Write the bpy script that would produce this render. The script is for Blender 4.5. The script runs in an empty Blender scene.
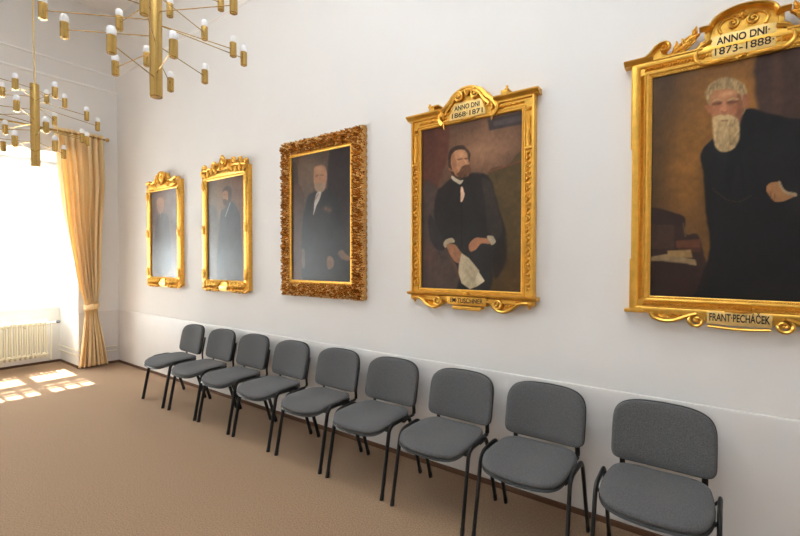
import bpy, bmesh, math, random
import numpy as np
from mathutils import Vector, Matrix
R = math.radians
PI = math.pi
random.seed(4)
C = bpy.context.scene.collection

# ------------------------------------------------------------------ materials
def lin(c):
    return tuple(((x / 255) / 12.92 if x / 255 <= .04045 else ((x / 255 + .055) / 1.055) ** 2.4) for x in c)

def mat(name, col, rough=.6, metal=0., noise=None, bump=None, spec=.5, coat=0., sheen=0., attr=None, trans=0.):
    """noise=(scale, amount) varies the value of the colour, bump=(scale, strength, distance)"""
    m = bpy.data.materials.new(name); m.use_nodes = True
    nt = m.node_tree; N = nt.nodes; L = nt.links
    b = N['Principled BSDF']; out = N['Material Output']
    b.inputs['Base Color'].default_value = (*lin(col), 1)
    b.inputs['Roughness'].default_value = rough
    b.inputs['Metallic'].default_value = metal
    b.inputs['Specular IOR Level'].default_value = spec
    b.inputs['Coat Weight'].default_value = coat
    b.inputs['Coat Roughness'].default_value = .15
    if sheen: b.inputs['Sheen Weight'].default_value = sheen
    tc = N.new('ShaderNodeTexCoord')
    if attr:
        a = N.new('ShaderNodeVertexColor'); a.layer_name = attr
        L.new(a.outputs['Color'], b.inputs['Base Color'])
    elif noise:
        n = N.new('ShaderNodeTexNoise'); n.inputs['Scale'].default_value = noise[0]; n.inputs['Detail'].default_value = 6
        L.new(tc.outputs['Object'], n.inputs['Vector'])
        mr = N.new('ShaderNodeMapRange'); mr.inputs['From Min'].default_value = .3; mr.inputs['From Max'].default_value = .7
        mr.inputs['To Min'].default_value = 1 - noise[1]; mr.inputs['To Max'].default_value = 1 + noise[1]
        L.new(n.outputs['Fac'], mr.inputs['Value'])
        hs = N.new('ShaderNodeHueSaturation'); hs.inputs['Color'].default_value = (*lin(col), 1)
        L.new(mr.outputs['Result'], hs.inputs['Value']); L.new(hs.outputs['Color'], b.inputs['Base Color'])
    if bump:
        n2 = N.new('ShaderNodeTexNoise'); n2.inputs['Scale'].default_value = bump[0]; n2.inputs['Detail'].default_value = 4
        L.new(tc.outputs['Object'], n2.inputs['Vector'])
        bp = N.new('ShaderNodeBump'); bp.inputs['Strength'].default_value = bump[1]; bp.inputs['Distance'].default_value = bump[2]
        L.new(n2.outputs['Fac'], bp.inputs['Height']); L.new(bp.outputs['Normal'], b.inputs['Normal'])
    if trans:
        t = N.new('ShaderNodeBsdfTranslucent'); t.inputs['Color'].default_value = (*lin(col), 1)
        mx = N.new('ShaderNodeMixShader'); mx.inputs['Fac'].default_value = trans
        L.new(b.outputs['BSDF'], mx.inputs[1]); L.new(t.outputs['BSDF'], mx.inputs[2]); L.new(mx.outputs['Shader'], out.inputs['Surface'])
    return m

M = {}
M['wall'] = mat('wall_plaster', (229, 227, 225), .85, noise=(2.0, .012), bump=(60, .08, .004))
M['dado'] = mat('dado_oil_paint', (218, 214, 211), .5, noise=(3, .02), bump=(14, .12, .004))
M['ceil'] = mat('ceiling_plaster', (240, 239, 238), .9, bump=(30, .05, .004))
M['carpet'] = mat('tan_carpet', (157, 127, 98), .95, noise=(110, .30), bump=(300, .8, .006), spec=.1, sheen=.15)
M['skirt'] = mat('brown_skirting', (104, 74, 56), .8, noise=(120, .12), bump=(300, .4, .003), spec=.2)
M['gold'] = mat('gilt_gesso', (226, 174, 80), .38, .95, noise=(38, .16), bump=(70, .25, .004))
M['gold_b'] = mat('burnished_gilding', (230, 180, 84), .31, .96, noise=(25, .10), bump=(50, .12, .003))
M['gold_m'] = mat('matte_pale_gilding', (232, 200, 130), .5, .75, noise=(45, .12), bump=(60, .2, .004))
M['bronze'] = mat('antique_bronze_gilding', (200, 156, 96), .24, 1., noise=(60, .2), bump=(120, .3, .003))
M['ink'] = mat('dark_brown_lettering', (46, 30, 18), .6)
M['paint'] = mat('varnished_oil_paint', (80, 60, 40), .30, attr='Col', bump=(380, .16, .001), spec=.32)
M['brass'] = mat('satin_brass', (190, 156, 92), .26, 1., noise=(14, .06))
M['bulb'] = mat('frosted_bulb_glass', (246, 246, 248), .25, spec=.5)
M['fabric'] = mat('grey_woven_fabric', (91, 91, 92), .95, noise=(190, .30), bump=(320, .8, .003), spec=.12, sheen=.12)
M['black'] = mat('black_powder_coated_steel', (20, 20, 22), .38)
M['plastic'] = mat('black_plastic_shell', (24, 24, 25), .5)
M['curtain'] = mat('apricot_curtain_cloth', (252, 230, 184), .85, noise=(90, .04), bump=(500, .2, .001), spec=.2, sheen=.2, trans=.36)
M['enamel'] = mat('cream_radiator_enamel', (240, 234, 214), .35, coat=.2)
M['white'] = mat('white_gloss_joinery', (240, 238, 232), .35)
M['grey'] = mat('grey_valve_plastic', (110, 112, 116), .45)
g = mat('window_glass', (255, 255, 255), .0); M['glass'] = g
nt = g.node_tree; b = nt.nodes['Principled BSDF']; o = nt.nodes['Material Output']
tr = nt.nodes.new('ShaderNodeBsdfTransparent'); tr.inputs['Color'].default_value = (.96, .97, .97, 1)
gl = nt.nodes.new('ShaderNodeBsdfGlossy'); gl.inputs['Roughness'].default_value = .02
fr = nt.nodes.new('ShaderNodeLayerWeight'); fr.inputs['Blend'].default_value = .12
mx = nt.nodes.new('ShaderNodeMixShader')
nt.links.new(fr.outputs['Fresnel'], mx.inputs[0]); nt.links.new(tr.outputs[0], mx.inputs[1]); nt.links.new(gl.outputs[0], mx.inputs[2])
nt.links.new(mx.outputs[0], o.inputs['Surface'])

# ------------------------------------------------------------------ mesh builder
def world_origin(o):
    v = Vector((0, 0, 0))
    while o is not None:
        v += Vector(o.location); o = o.parent
    return v

class MB:
    def __init__(s): s.v = []; s.f = []
    def add(s, vs, fs):
        n = len(s.v); s.v += [tuple(v) for v in vs]; s.f += [tuple(i + n for i in f) for f in fs]; return s
    def bm(s, bm_):
        bm_.verts.ensure_lookup_table(); bm_.verts.index_update()
        s.add([v.co[:] for v in bm_.verts], [[v.index for v in f.verts] for f in bm_.faces]); bm_.free(); return s
    def box(s, a, b, bev=0, seg=2):
        m = bmesh.new(); bmesh.ops.create_cube(m, size=1)
        for v in m.verts:
            for k in range(3): v.co[k] = a[k] if v.co[k] < 0 else b[k]
        if bev: bmesh.ops.bevel(m, geom=m.edges[:], offset=bev, segments=seg, affect='EDGES', profile=.6)
        return s.bm(m)
    def tube(s, path, rad, seg=10, up=None, flat=1., caps=True):
        """sweep; rad a number or list; flat scales the section along the `up` side direction"""
        P = [Vector(p) for p in path]; n = len(P)
        if not hasattr(rad, '__len__'): rad = [rad] * n
        ref = Vector(up) if up else None
        vs = []; prev = None
        for i in range(n):
            t = (P[min(i + 1, n - 1)] - P[max(i - 1, 0)]).normalized()
            if ref is not None: a = (ref - t * ref.dot(t)).normalized()
            elif prev is None:
                a = t.orthogonal().normalized()
            else: a = (prev - t * prev.dot(t)).normalized()
            prev = a; c = t.cross(a)
            for k in range(seg):
                q = 2 * PI * k / seg
                vs.append(P[i] + a * (math.cos(q) * rad[i] * flat) + c * (math.sin(q) * rad[i]))
        fs = [(i * seg + k, i * seg + (k + 1) % seg, (i + 1) * seg + (k + 1) % seg, (i + 1) * seg + k) for i in range(n - 1) for k in range(seg)]
        if caps: fs += [tuple(range(seg))[::-1], tuple((n - 1) * seg + k for k in range(seg))]
        return s.add(vs, fs)
    def lathe(s, c, prof, seg=20, axis='z'):
        vs = []
        for r, h in prof:
            for k in range(seg):
                q = 2 * PI * k / seg; x, y = r * math.cos(q), r * math.sin(q)
                vs.append({'z': (c[0] + x, c[1] + y, c[2] + h), 'y': (c[0] + x, c[1] - h, c[2] + y), 'x': (c[0] + h, c[1] + x, c[2] + y)}[axis])
        n = len(prof)
        fs = [(i * seg + k, i * seg + (k + 1) % seg, (i + 1) * seg + (k + 1) % seg, (i + 1) * seg + k) for i in range(n - 1) for k in range(seg)]
        fs += [tuple(range(seg))[::-1], tuple((n - 1) * seg + k for k in range(seg))]
        return s.add(vs, fs)
    def prism(s, pts, y0, y1, bev=0.):
        """outline in x,z (anticlockwise seen from the room), from y0 (wall side) to y1 (room side, smaller y)"""
        m = bmesh.new(); vs = [m.verts.new((x, y1, z)) for x, z in pts]; f = m.faces.new(vs)
        r = bmesh.ops.extrude_face_region(m, geom=[f]); nv = [e for e in r['geom'] if isinstance(e, bmesh.types.BMVert)]
        for v in nv: v.co.y = y0
        bmesh.ops.recalc_face_normals(m, faces=m.faces[:])
        if bev:
            ed = [e for e in m.edges if abs(e.verts[0].co.y - y1) < 1e-6 and abs(e.verts[1].co.y - y1) < 1e-6]
            bmesh.ops.bevel(m, geom=ed, offset=bev, segments=2, affect='EDGES', profile=.5)
        return s.bm(m)
    def sphere(s, c, r, sx=1, sy=1, sz=1, u=10, v=6):
        m = bmesh.new(); bmesh.ops.create_uvsphere(m, u_segments=u, v_segments=v, radius=r)
        for q in m.verts: q.co = Vector((q.co.x * sx + c[0], q.co.y * sy + c[1], q.co.z * sz + c[2]))
        return s.bm(m)
    def bead(s, c, r, h=None):
        h = h or r
        x, y, z = c; vs = []
        for k in range(6):
            q = PI / 3 * k; vs.append((x + r * math.cos(q), y, z + r * math.sin(q)))
        for k in range(6):
            q = PI / 3 * k; vs.append((x + .6 * r * math.cos(q), y - h * .8, z + .6 * r * math.sin(q)))
        vs.append((x, y - h, z))
        fs = [(k, (k + 1) % 6, 6 + (k + 1) % 6, 6 + k) for k in range(6)] + [(6 + k, 6 + (k + 1) % 6, 12) for k in range(6)]
        return s.add(vs, fs)
    def extrude_x(s, x0, x1, prof):
        """profile of (y,z) points run along x"""
        n = len(prof); vs = [(x0, y, z) for y, z in prof] + [(x1, y, z) for y, z in prof]
        fs = [(i, (i + 1) % n, n + (i + 1) % n, n + i) for i in range(n)] + [tuple(range(n))[::-1], tuple(range(n, 2 * n))]
        return s.add(vs, fs)
    def leaf(s, x, z, ang, ln, w, y0=-.03, h=.02, lobes=0, curl=0., nt_=12, ns=8):
        """raised acanthus-like leaf lying against the frame, edges reaching down to y0"""
        vs = []; ca, sa = math.cos(ang), math.sin(ang)
        for i in range(nt_ + 1):
            t = i / nt_
            ww = w * (math.sin(PI * min(1, t * .92 + .08)) ** .6) * (1 + (.22 * math.cos(2 * PI * lobes * t) if lobes else 0))
            for j in range(ns + 1):
                q = -1 + 2 * j / ns
                lx = t * ln; lz = q * ww + curl * ln * t * t
                rr = max(0, 1 - abs(q) ** 2.2) ** .5
                yy = y0 - h * rr * (math.sin(PI * (t * .9 + .06)) ** .5) * (1 - .35 * math.exp(-(q * 5) ** 2)) * (.8 + .5 * t)
                vs.append((x + lx * ca - lz * sa, yy, z + lx * sa + lz * ca))
        n = ns + 1
        fs = [(i * n + j, i * n + j + 1, (i + 1) * n + j + 1, (i + 1) * n + j) for i in range(nt_) for j in range(ns)]
        return s.add(vs, fs)
    def volute(s, c, r, turns=1.6, start=0., hand=1, y=-.05, w=.012, flat=1.2, lead=None, n=40):
        """a spiral scroll rolled to its eye; `lead` points run into it"""
        pts = [(p[0], y, p[1]) for p in (lead or [])]; rad = [w] * len(pts)
        for i in range(n):
            t = i / (n - 1); a = start + hand * 2 * PI * turns * t; rr = r * (1 - t) ** .8 + .12 * r * t
            pts.append((c[0] + rr * math.cos(a), y - .25 * w * t, c[1] + rr * math.sin(a))); rad.append(w * (1 - .45 * t))
        s.tube(pts, rad, 8, up=(0, -1, 0), flat=flat)
        s.sphere((c[0], y - .3 * w, c[1]), r * .26, u=8, v=6)
        return s
    def build(s, name, m, parent=None, smooth=True, colors=None, angle=40):
        o0 = world_origin(parent)
        me = bpy.data.meshes.new(name); me.from_pydata([(v[0] - o0.x, v[1] - o0.y, v[2] - o0.z) for v in s.v], [], s.f); me.update()
        bm_ = bmesh.new(); bm_.from_mesh(me); bmesh.ops.recalc_face_normals(bm_, faces=bm_.faces[:]); bm_.to_mesh(me); bm_.free()
        if colors is not None:
            ca = me.color_attributes.new('Col', 'FLOAT_COLOR', 'POINT'); ca.data.foreach_set('color', np.asarray(colors, dtype=np.float32).ravel())
        me.materials.append(m)
        if smooth:
            me.polygons.foreach_set('use_smooth', [True] * len(me.polygons))
            me.set_sharp_from_angle(angle=R(angle))
        ob = bpy.data.objects.new(name, me); C.objects.link(ob)
        if parent: ob.parent = parent
        return ob

def empty(name, loc, label=None, cat=None, group=None, rz=0):
    e = bpy.data.objects.new(name, None); e.empty_display_size = .1; C.objects.link(e); e.location = loc; e.rotation_euler = (0, 0, rz)
    if label: e['label'] = label
    if cat: e['category'] = cat
    if group: e['group'] = group
    return e
def struct(o, label=None):
    o['kind'] = 'structure'
    if label: o['label'] = label
    return o
def copy_tree(o, parent=None):
    c = o.copy(); C.objects.link(c)
    if parent: c.parent = parent
    for ch in list(o.children): copy_tree(ch, c)
    return c
def bez(pts, n=10):
    """Catmull-Rom through 3-D points"""
    P = [Vector(p) for p in pts]; P = [P[0] * 2 - P[1]] + P + [P[-1] * 2 - P[-2]]; out = []
    for i in range(1, len(P) - 2):
        for k in range(n):
            t = k / n
            out.append(.5 * ((2 * P[i]) + (-P[i - 1] + P[i + 1]) * t + (2 * P[i - 1] - 5 * P[i] + 4 * P[i + 1] - P[i + 2]) * t * t + (-P[i - 1] + 3 * P[i] - 3 * P[i + 1] + P[i + 2]) * t ** 3))
    out.append(P[-2]); return out
def fillet(pts, r, n=6):
    """polyline with rounded corners"""
    P = [Vector(p) for p in pts]; out = [P[0]]
    for i in range(1, len(P) - 1):
        a = (P[i - 1] - P[i]); b_ = (P[i + 1] - P[i]); rr = min(r, a.length * .49, b_.length * .49)
        A = P[i] + a.normalized() * rr; B = P[i] + b_.normalized() * rr
        for k in range(n + 1):
            t = k / n; out.append(A * (1 - t) ** 2 + P[i] * 2 * t * (1 - t) + B * t * t)
    out.append(P[-1]); return out
def lettering(txt, name, size, cx, cz, y, parent, m, width=None, bold=.0):
    cu = bpy.data.curves.new(name, 'FONT'); cu.body = txt; cu.size = size; cu.align_x = 'CENTER'; cu.align_y = 'CENTER'; cu.extrude = .0012; cu.offset = bold
    t = bpy.data.objects.new(name + '_curve', cu); C.objects.link(t); bpy.context.view_layer.update()
    me = bpy.data.meshes.new_from_object(t.evaluated_get(bpy.context.evaluated_depsgraph_get())); bpy.data.objects.remove(t); bpy.data.curves.remove(cu)
    me.name = name; xs = [v.co.x for v in me.vertices]; w = max(xs) - min(xs); k = (width / w) if width else 1
    me.materials.clear(); me.materials.append(m); o0 = world_origin(parent)
    for v in me.vertices:
        x, yy, zz = v.co; v.co = (cx + x * k - o0.x, y - zz - o0.y, cz + yy - o0.z)
    ob = bpy.data.objects.new(name, me); C.objects.link(ob); ob.parent = parent; return ob

# ------------------------------------------------------------------ the room
RX, RY, CZ = 11.0, -6.0, 5.45
ND = -.80                                    # depth of the window niches
niches = [(-2.30, -.55), (-5.10, -3.35)]
NT = 3.17
struct(MB().box((ND - .1, RY, -.2), (RX, 0, 0)).build('floor', M['carpet'], smooth=False), 'tan carpeted floor')
struct(MB().box((-1.1, 0, -.2), (RX + .2, .25, CZ + .3)).build('wall_back', M['wall'], smooth=False), 'white plaster wall hung with portraits')
struct(MB().box((RX, RY - .2, -.2), (RX + .2, 0, CZ + .3)).build('wall_right', M['wall'], smooth=False), 'white wall at the right end')
struct(MB().box((-1.1, RY - .2, -.2), (RX, RY, CZ + .3)).build('wall_front', M['wall'], smooth=False), 'white wall behind the camera')
w = MB(); edges = [0] ; ys = [RY] + [e for n in sorted(niches) for e in n] + [0]
for i in range(0, len(ys), 2): w.box((-1.05, ys[i], -.2), (0, ys[i + 1], CZ + .3))
for a, b_ in niches:
    w.box((-1.05, a, NT), (0, b_, CZ + .3)); w.box((-1.05, a, -.2), (ND, b_, .86))
struct(w.build('wall_left', M['wall'], smooth=False), 'window wall with deep niches')
struct(MB().box((-1.1, RY - .2, CZ), (RX + .2, .25, CZ + .3)).build('ceiling', M['ceil'], smooth=False), 'pale plaster ceiling')
# cove and two fine cornice mouldings round the top of the walls
def ring(prof):
    """profile (d from wall, z) run mitred round the four walls"""
    m = MB(); n = len(prof); vs = []
    for (sx, sy) in ((0, 0), (1, 0), (1, 1), (0, 1)):
        for d, z in prof: vs.append(((RX - d) if sx else d, (RY + d) if sy else -d, z))
    fs = [(c * n + i, c * n + i + 1, ((c + 1) % 4) * n + i + 1, ((c + 1) % 4) * n + i) for c in range(4) for i in range(n - 1)]
    return m.add(vs, fs)
hi = [(-.01, 4.485), (.010, 4.485), (.020, 4.495), (.020, 4.505), (.008, 4.515), (-.01, 4.515)]
struct(ring(hi).build('trim_1', M['ceil']), 'fine plaster moulding high on the walls')
lo = [(-.01, 4.225), (.012, 4.225), (.022, 4.235), (.022, 4.247), (.012, 4.255), (.006, 4.262), (-.01, 4.262)]
m = MB(); n = len(lo); m.add([(d, -.001, z) for d, z in lo] + [(d, RY, z) for d, z in lo], [(i, i + 1, n + i + 1, n + i) for i in range(n - 1)])
struct(m.build('trim_2', M['ceil']), 'thin moulding line below the cove on the window wall')
# dado band standing one centimetre proud of the walls, with a rounded top edge
def dado_prof(d): return [(-.01, 0), (d, 0), (d, .820), (d - .004, .828), (d - .009, .830), (-.01, .830)]
m = MB(); pr = dado_prof(.012); n = len(pr)
vs = [(0, -d, z) for d, z in pr] + [(RX, -d, z) for d, z in pr]
m.add(vs, [(i, i + 1, n + i + 1, n + i) for i in range(n - 1)])
struct(m.build('trim_3', M['dado']), 'oil painted dado on the portrait wall')
m = MB()
for a, b_ in [(-.55, 0), (-3.35, -2.30)]:
    for dx in (0,): m.box((-.01, a - .0, 0), (.012, b_ - .012, .830))
struct(m.build('trim_4', M['dado'], smooth=False), 'oil painted dado on the window wall')
def skirt_run(name, a, b_, side, label):
    """side: direction into the room"""
    lo_ = (min(a[0], b_[0]), min(a[1], b_[1])); hi = (max(a[0], b_[0]), max(a[1], b_[1])); t = .014
    q = MB(); x0, y0, x1, y1 = lo_[0], lo_[1], hi[0], hi[1]
    if side == '-y': y0, y1 = y0 - .012 - t, y0 - .0121
    if side == '+x': x0, x1 = x0 + .0121, x0 + .012 + t
    if side == '+y': y0, y1 = y0 + .0121, y0 + .012 + t
    q.box((x0, y0, -.002), (x1, y1, .036), .004)
    return q.build(name, M['skirt'])
struct(skirt_run('baseboard_back', (.012, 0), (RX, 0), '-y', ''), 'low brown skirting under the portraits')
q = MB()
for a, b_ in [(-.55, -.026), (-3.35, -2.30)]: q.box((.0121, a - .026, -.002), (.026, b_, .036), .004)
for a, b_ in niches:
    q.box((ND + .0001, a + .012, -.002), (ND + .014, b_ - .012, .036), .004)
    q.box((ND + .014, b_ - .014, -.002), (.0121, b_ - .0001, .036), .004); q.box((ND + .014, a + .0001, -.002), (.0121, a + .014, .036), .004)
struct(q.build('baseboard_left', M['skirt']), 'low brown skirting round the window niches')

# ------------------------------------------------------------------ windows
def window(n, ya, yb):
    z0, z1, X = .90, 3.10, -.92; t = .05
    f = MB()
    f.box((X - .08, ya, z0), (X + .08, ya + t, z1), .006); f.box((X - .08, yb - t, z0), (X + .08, yb, z1), .006)
    f.box((X - .08, ya + t, z1 - t), (X + .08, yb - t, z1), .006); f.box((X - .08, ya + t, z0), (X + .08, yb - t, z0 + t), .006)
    th = (yb - ya) / 3; ms = [ya + th * .93, ya + th * 1.96]
    for ym in ms: f.box((X - .08, ym - .03, z0 + t), (X + .08, ym + .03, z1 - t), .006)
    lights = [(ya + t, ms[0] - .03), (ms[0] + .03, ms[1] - .03), (ms[1] + .03, yb - t)]
    for a, b_ in lights: f.box((X - .08, a, 2.06), (X + .08, b_, 2.13), .006)
    o = struct(f.build('window_%d' % n, M['white']), 'tall white casement window glaring with daylight')
    for (a, b_) in lights:
        for X, (c, d) in ((-.965, (z0 + t, 2.06)), (-.965, (2.13, z1 - t)), (-.875, (z0 + t, 2.06)), (-.875, (2.13, z1 - t))):
            s_ = MB(); e = .03
            s_.box((X - .02, a, c), (X + .03, a + e, d), .004); s_.box((X - .02, b_ - e, c), (X + .03, b_, d), .004)
            s_.box((X - .02, a + e, c), (X + .03, b_ - e, c + e), .004); s_.box((X - .02, a + e, d - e), (X + .03, b_ - e, d), .004)
            if c > 2:
                for q_ in (1, 2): s_.box((X - .015, a + (b_ - a) * q_ / 3 - .020, c + e), (X + .02, a + (b_ - a) * q_ / 3 + .020, d - e), .003)
                
                for zb_ in (2.30, 2.52): s_.box((X - .0149, a + e, zb_), (X + .0199, b_ - e, zb_ + .045), .003)
            so = s_.build('window_sash', M['white'], o)
            MB().box((X - .003, a + e, c + e), (X + .003, b_ - e, d - e)).build('pane', M['glass'], so, smooth=False)
    MB().box((ND - .04, ya - .0, .86), (ND + .06, yb, .90), .008).build('window_sill', M['white'], o)
    # lintel infill and jamb infill between frame and niche
    return o
window(1, -2.28, -.60); window(2, -5.05, -3.40)
w = MB()
for (a, b_), (ya, yb) in zip(niches, [(-2.28, -.60), (-5.05, -3.40)]):
    w.box((-1.04, a - .01, 3.10), (-.82, b_ + .01, NT + .02)); w.box((-1.04, a - .01, .86), (-.84, ya, 3.1)); w.box((-1.04, yb, .86), (-.84, b_ + .01, 3.1))
struct(w.build('trim_5', M['wall'], smooth=False), 'plastered window rebates')

# ------------------------------------------------------------------ sheer white voile across the window
m = mat('white_voile', (250, 250, 248), .9); M['voile'] = m
nt = m.node_tree; b = nt.nodes['Principled BSDF']; o = nt.nodes['Material Output']
tl = nt.nodes.new('ShaderNodeBsdfTranslucent'); tl.inputs['Color'].default_value = (.95, .95, .94, 1)
tr = nt.nodes.new('ShaderNodeBsdfTransparent')
m1 = nt.nodes.new('ShaderNodeMixShader'); m1.inputs[0].default_value = .6; m2 = nt.nodes.new('ShaderNodeMixShader'); m2.inputs[0].default_value = .58
nt.links.new(b.outputs[0], m1.inputs[1]); nt.links.new(tl.outputs[0], m1.inputs[2]); nt.links.new(m1.outputs[0], m2.inputs[1]); nt.links.new(tr.outputs[0], m2.inputs[2]); nt.links.new(m2.outputs[0], o.inputs['Surface'])
vo = empty('sheer_curtain', (-.70, -1.42, .93), 'white sheer voile curtain hanging flat across the bright window', 'curtain')
q = MB(); NS = 260; zz_ = [.93, .96, 1.6, 2.3, 2.9, 3.10]
for z in zz_:
    for j in range(NS + 1):
        s_ = j / NS; q.v.append((-.70 + .016 * math.sin(s_ * 150) + .006 * math.sin(s_ * 61 + z), -2.27 + 1.69 * s_, z))
q.f = [(i * (NS + 1) + j, i * (NS + 1) + j + 1, (i + 1) * (NS + 1) + j + 1, (i + 1) * (NS + 1) + j) for i in range(len(zz_) - 1) for j in range(NS)]
q.build('voile', M['voile'], vo, angle=180)
MB().tube([(-.70, -2.29, 3.105), (-.70, -.56, 3.105)], .007, 8).build('pole', M['white'], vo)

# ------------------------------------------------------------------ radiator in the niche
def radiator(y_right, y_left, label):
    root = empty('radiator', (-.5, (y_right + y_left) / 2, 0), label, 'radiator')
    n = int(round((y_right - y_left) / .0575)); first = None
    for i in range(n):
        y = y_right - .0575 * (i + .5)
        if first is None:
            m = MB()
            for x in (-.555, -.445):
                m.tube([(x, y, .20), (x, y, .66)], .016, 8, up=(0, 1, 0), flat=.66)
            m.tube([(-.575, y, .655), (-.56, y, .69), (-.50, y, .705), (-.44, y, .69), (-.425, y, .655)], [.016, .021, .023, .021, .016], 8, up=(0, 1, 0), flat=.9)
            m.tube([(-.575, y, .215), (-.56, y, .185), (-.50, y, .17), (-.44, y, .185), (-.425, y, .215)], [.016, .021, .023, .021, .016], 8, up=(0, 1, 0), flat=.9)
            m.tube([(-.50, y - .0285, .66), (-.50, y + .0285, .66)], .027, 12); m.tube([(-.50, y - .0285, .20), (-.50, y + .0285, .20)], .027, 12)
            first = m.build('radiator_section', M['enamel'], root)
        else:
            c = first.copy(); C.objects.link(c); c.parent = root; c.location = (0, -.0575 * i, 0)
    for y in (y_right - .25, y_left + .25): MB().box((ND + .013, y - .01, .60), (-.50, y + .01, .625), .003).build('wall_bracket', M['enamel'], root)
    v = MB(); v.tube([(-.5, y_right - .01, .66), (-.5, y_right + .12, .66)], .013, 10); v.tube(fillet([(-.5, y_right + .045, .66), (-.5, y_right + .045, .40), (-.5, y_right + .045, .10), (-.62, y_right + .045, .10)], .04), .0095, 10)
    v.build('supply_pipe', M['enamel'], root)
    k = MB(); k.lathe((-.5, y_right + .13, .675), [(.004, 0), (.022, .004), (.026, .015), (.026, .04), (.018, .052), (.004, .054)], 16, 'x'); k.build('valve_knob', M['grey'], root)
    return root
radiator(-.79, -2.17, 'cream cast iron column radiator under the window by the curtain')
p = MB()
for z in (.20, .27):
    p.tube(fillet([(ND + .05, -.58, z), (.035, -.58, z), (.035, -.045, z)], .03), .009, 8)
pr_ = p.build('heating_pipe', M['enamel']); pr_['label'] = 'pair of thin white heating pipes running low behind the curtain'; pr_['category'] = 'pipe'
for z in (.20, .27): pass

# ------------------------------------------------------------------ curtain rod and curtain
rod = empty('curtain_rod', (.14, -1.4, 3.45), 'brass curtain rod with a round finial above the window', 'curtain rod')
MB().tube([(.14, -.235, 3.455), (.14, -2.62, 3.455)], .014, 12).build('pole', M['brass'], rod)
fn = MB().lathe((.14, -.235, 3.455), [(.008, 0), (.016, .0), (.016, .01), (.010, .014), (.026, .03), (.030, .045), (.026, .058), (.010, .07), (.002, .074)], 14, 'z')
fn.v = [(x, -.235 + (z - 3.455), 3.455 + (y + .235)) for x, y, z in fn.v]; fn.build('finial', M['brass'], rod)
for y in (-.27, -1.42, -2.58):
    MB().tube([(.0, y, 3.455), (.14, y, 3.455)], .008, 8).lathe((0, y, 3.455), [(.03, 0), (.03, .006), (.012, .012)], 12, 'x').build('bracket', M['brass'], rod)
CL = [(-.839,3.51),(-.839,3.44),(-.82,3.151),(-.778,2.691),(-.740,2.211),(-.672,1.767),(-.604,1.328),(-.515,.984),(-.508,.762),(-.543,.439),(-.597,.03)]
CRR = [(-.240,3.51),(-.240,3.44),(-.234,2.767),(-.266,2.246),(-.291,1.774),(-.308,1.319),(-.345,.971),(-.341,.744),(-.278,.4),(-.215,.03)]
def interp(L, z):
    L = sorted(L, key=lambda p: p[1]); return float(np.interp(z, [p[1] for p in L], [p[0] for p in L]))
zs = [3.51, 3.49, 3.47, 3.45, 3.43, 3.40] + list(np.linspace(3.34, 1.25, 40)) + list(np.linspace(1.2, .70, 22)) + list(np.linspace(.66, .03, 20))
def drape(side=0):
    NS = 190; vs = []
    for z in zs:
        yl, yr = interp(CL, z), interp(CRR, z); yl = yl; tie = math.exp(-((z - .93) / .16) ** 2)
        amp = .052 * (1 - .62 * tie) + (.006 if z < .5 else 0)
        if z > 3.40: amp = .026
        for j in range(NS + 1):
            s_ = j / NS; ss = s_ + .012 * math.sin(9 * s_ + 1.3 * z)
            fold = math.sin(2 * PI * 6.5 * ss + .5 * math.sin(2.1 * z + 5 * s_)) + .12 * math.sin(2 * PI * 17 * ss + z)
            fold = math.copysign(abs(fold) ** .8, fold)
            y = yl + (yr - yl) * s_ + .010 * math.sin(2 * PI * 15 * ss) * (1 - tie)
            bow = .05 * tie * math.sin(PI * s_)
            vs.append((.125 + amp * fold + bow + (.03 if z > 3.46 else 0) * 0, y, z + (.004 * fold if z < .05 else 0)))
    n = NS + 1; fs = [(i * n + j, i * n + j + 1, (i + 1) * n + j + 1, (i + 1) * n + j) for i in range(len(zs) - 1) for j in range(NS)]
    m = MB(); m.add(vs, fs); return m
cur = empty('curtain', (.13, -.42, 0), 'floor length apricot curtain gathered by a tieback beside the window', 'curtain')
dr = drape().build('drape', M['curtain'], cur, angle=180); sd = dr.modifiers.new('cloth', 'SOLIDIFY'); sd.thickness = .003
tb = []
for k in range(33):
    a = 2 * PI * k / 32; tb.append((.145 + .10 * math.cos(a), -.425 + .096 * math.sin(a), .93 + .018 * math.sin(a)))
band = MB(); nz = 6
vs = [(x + (.004 if j in (2, 3) else 0) * math.cos(2 * PI * i / 32), y, z + (j - 2.5) * .016) for i, (x, y, z) in enumerate(tb) for j in range(nz)]
band.add(vs, [(i * nz + j, i * nz + j + 1, (i + 1) * nz + j + 1, (i + 1) * nz + j) for i in range(32) for j in range(nz - 1)])
band.tube([(.09, -.345, .935), (.05, -.31, .945), (.014, -.30, .95)], [.014, .010, .008], 8, up=(0, 0, 1), flat=1.6)
b2 = band.build('tieback', M['curtain'], cur); sd = b2.modifiers.new('cloth', 'SOLIDIFY'); sd.thickness = .006
rg = None
for i in range(8):
    y = -.805 + i * .072
    if rg is None:
        q = MB(); q.tube([(.14 + .021 * math.cos(2 * PI * k / 16), y, 3.455 + .021 * math.sin(2 * PI * k / 16)) for k in range(17)], .003, 6, up=(0, 1, 0), caps=False)
        rg = q.build('curtain_ring', M['brass'], cur)
    else:
        c = rg.copy(); C.objects.link(c); c.parent = cur; c.location = (0, i * .072, 0)

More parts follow.
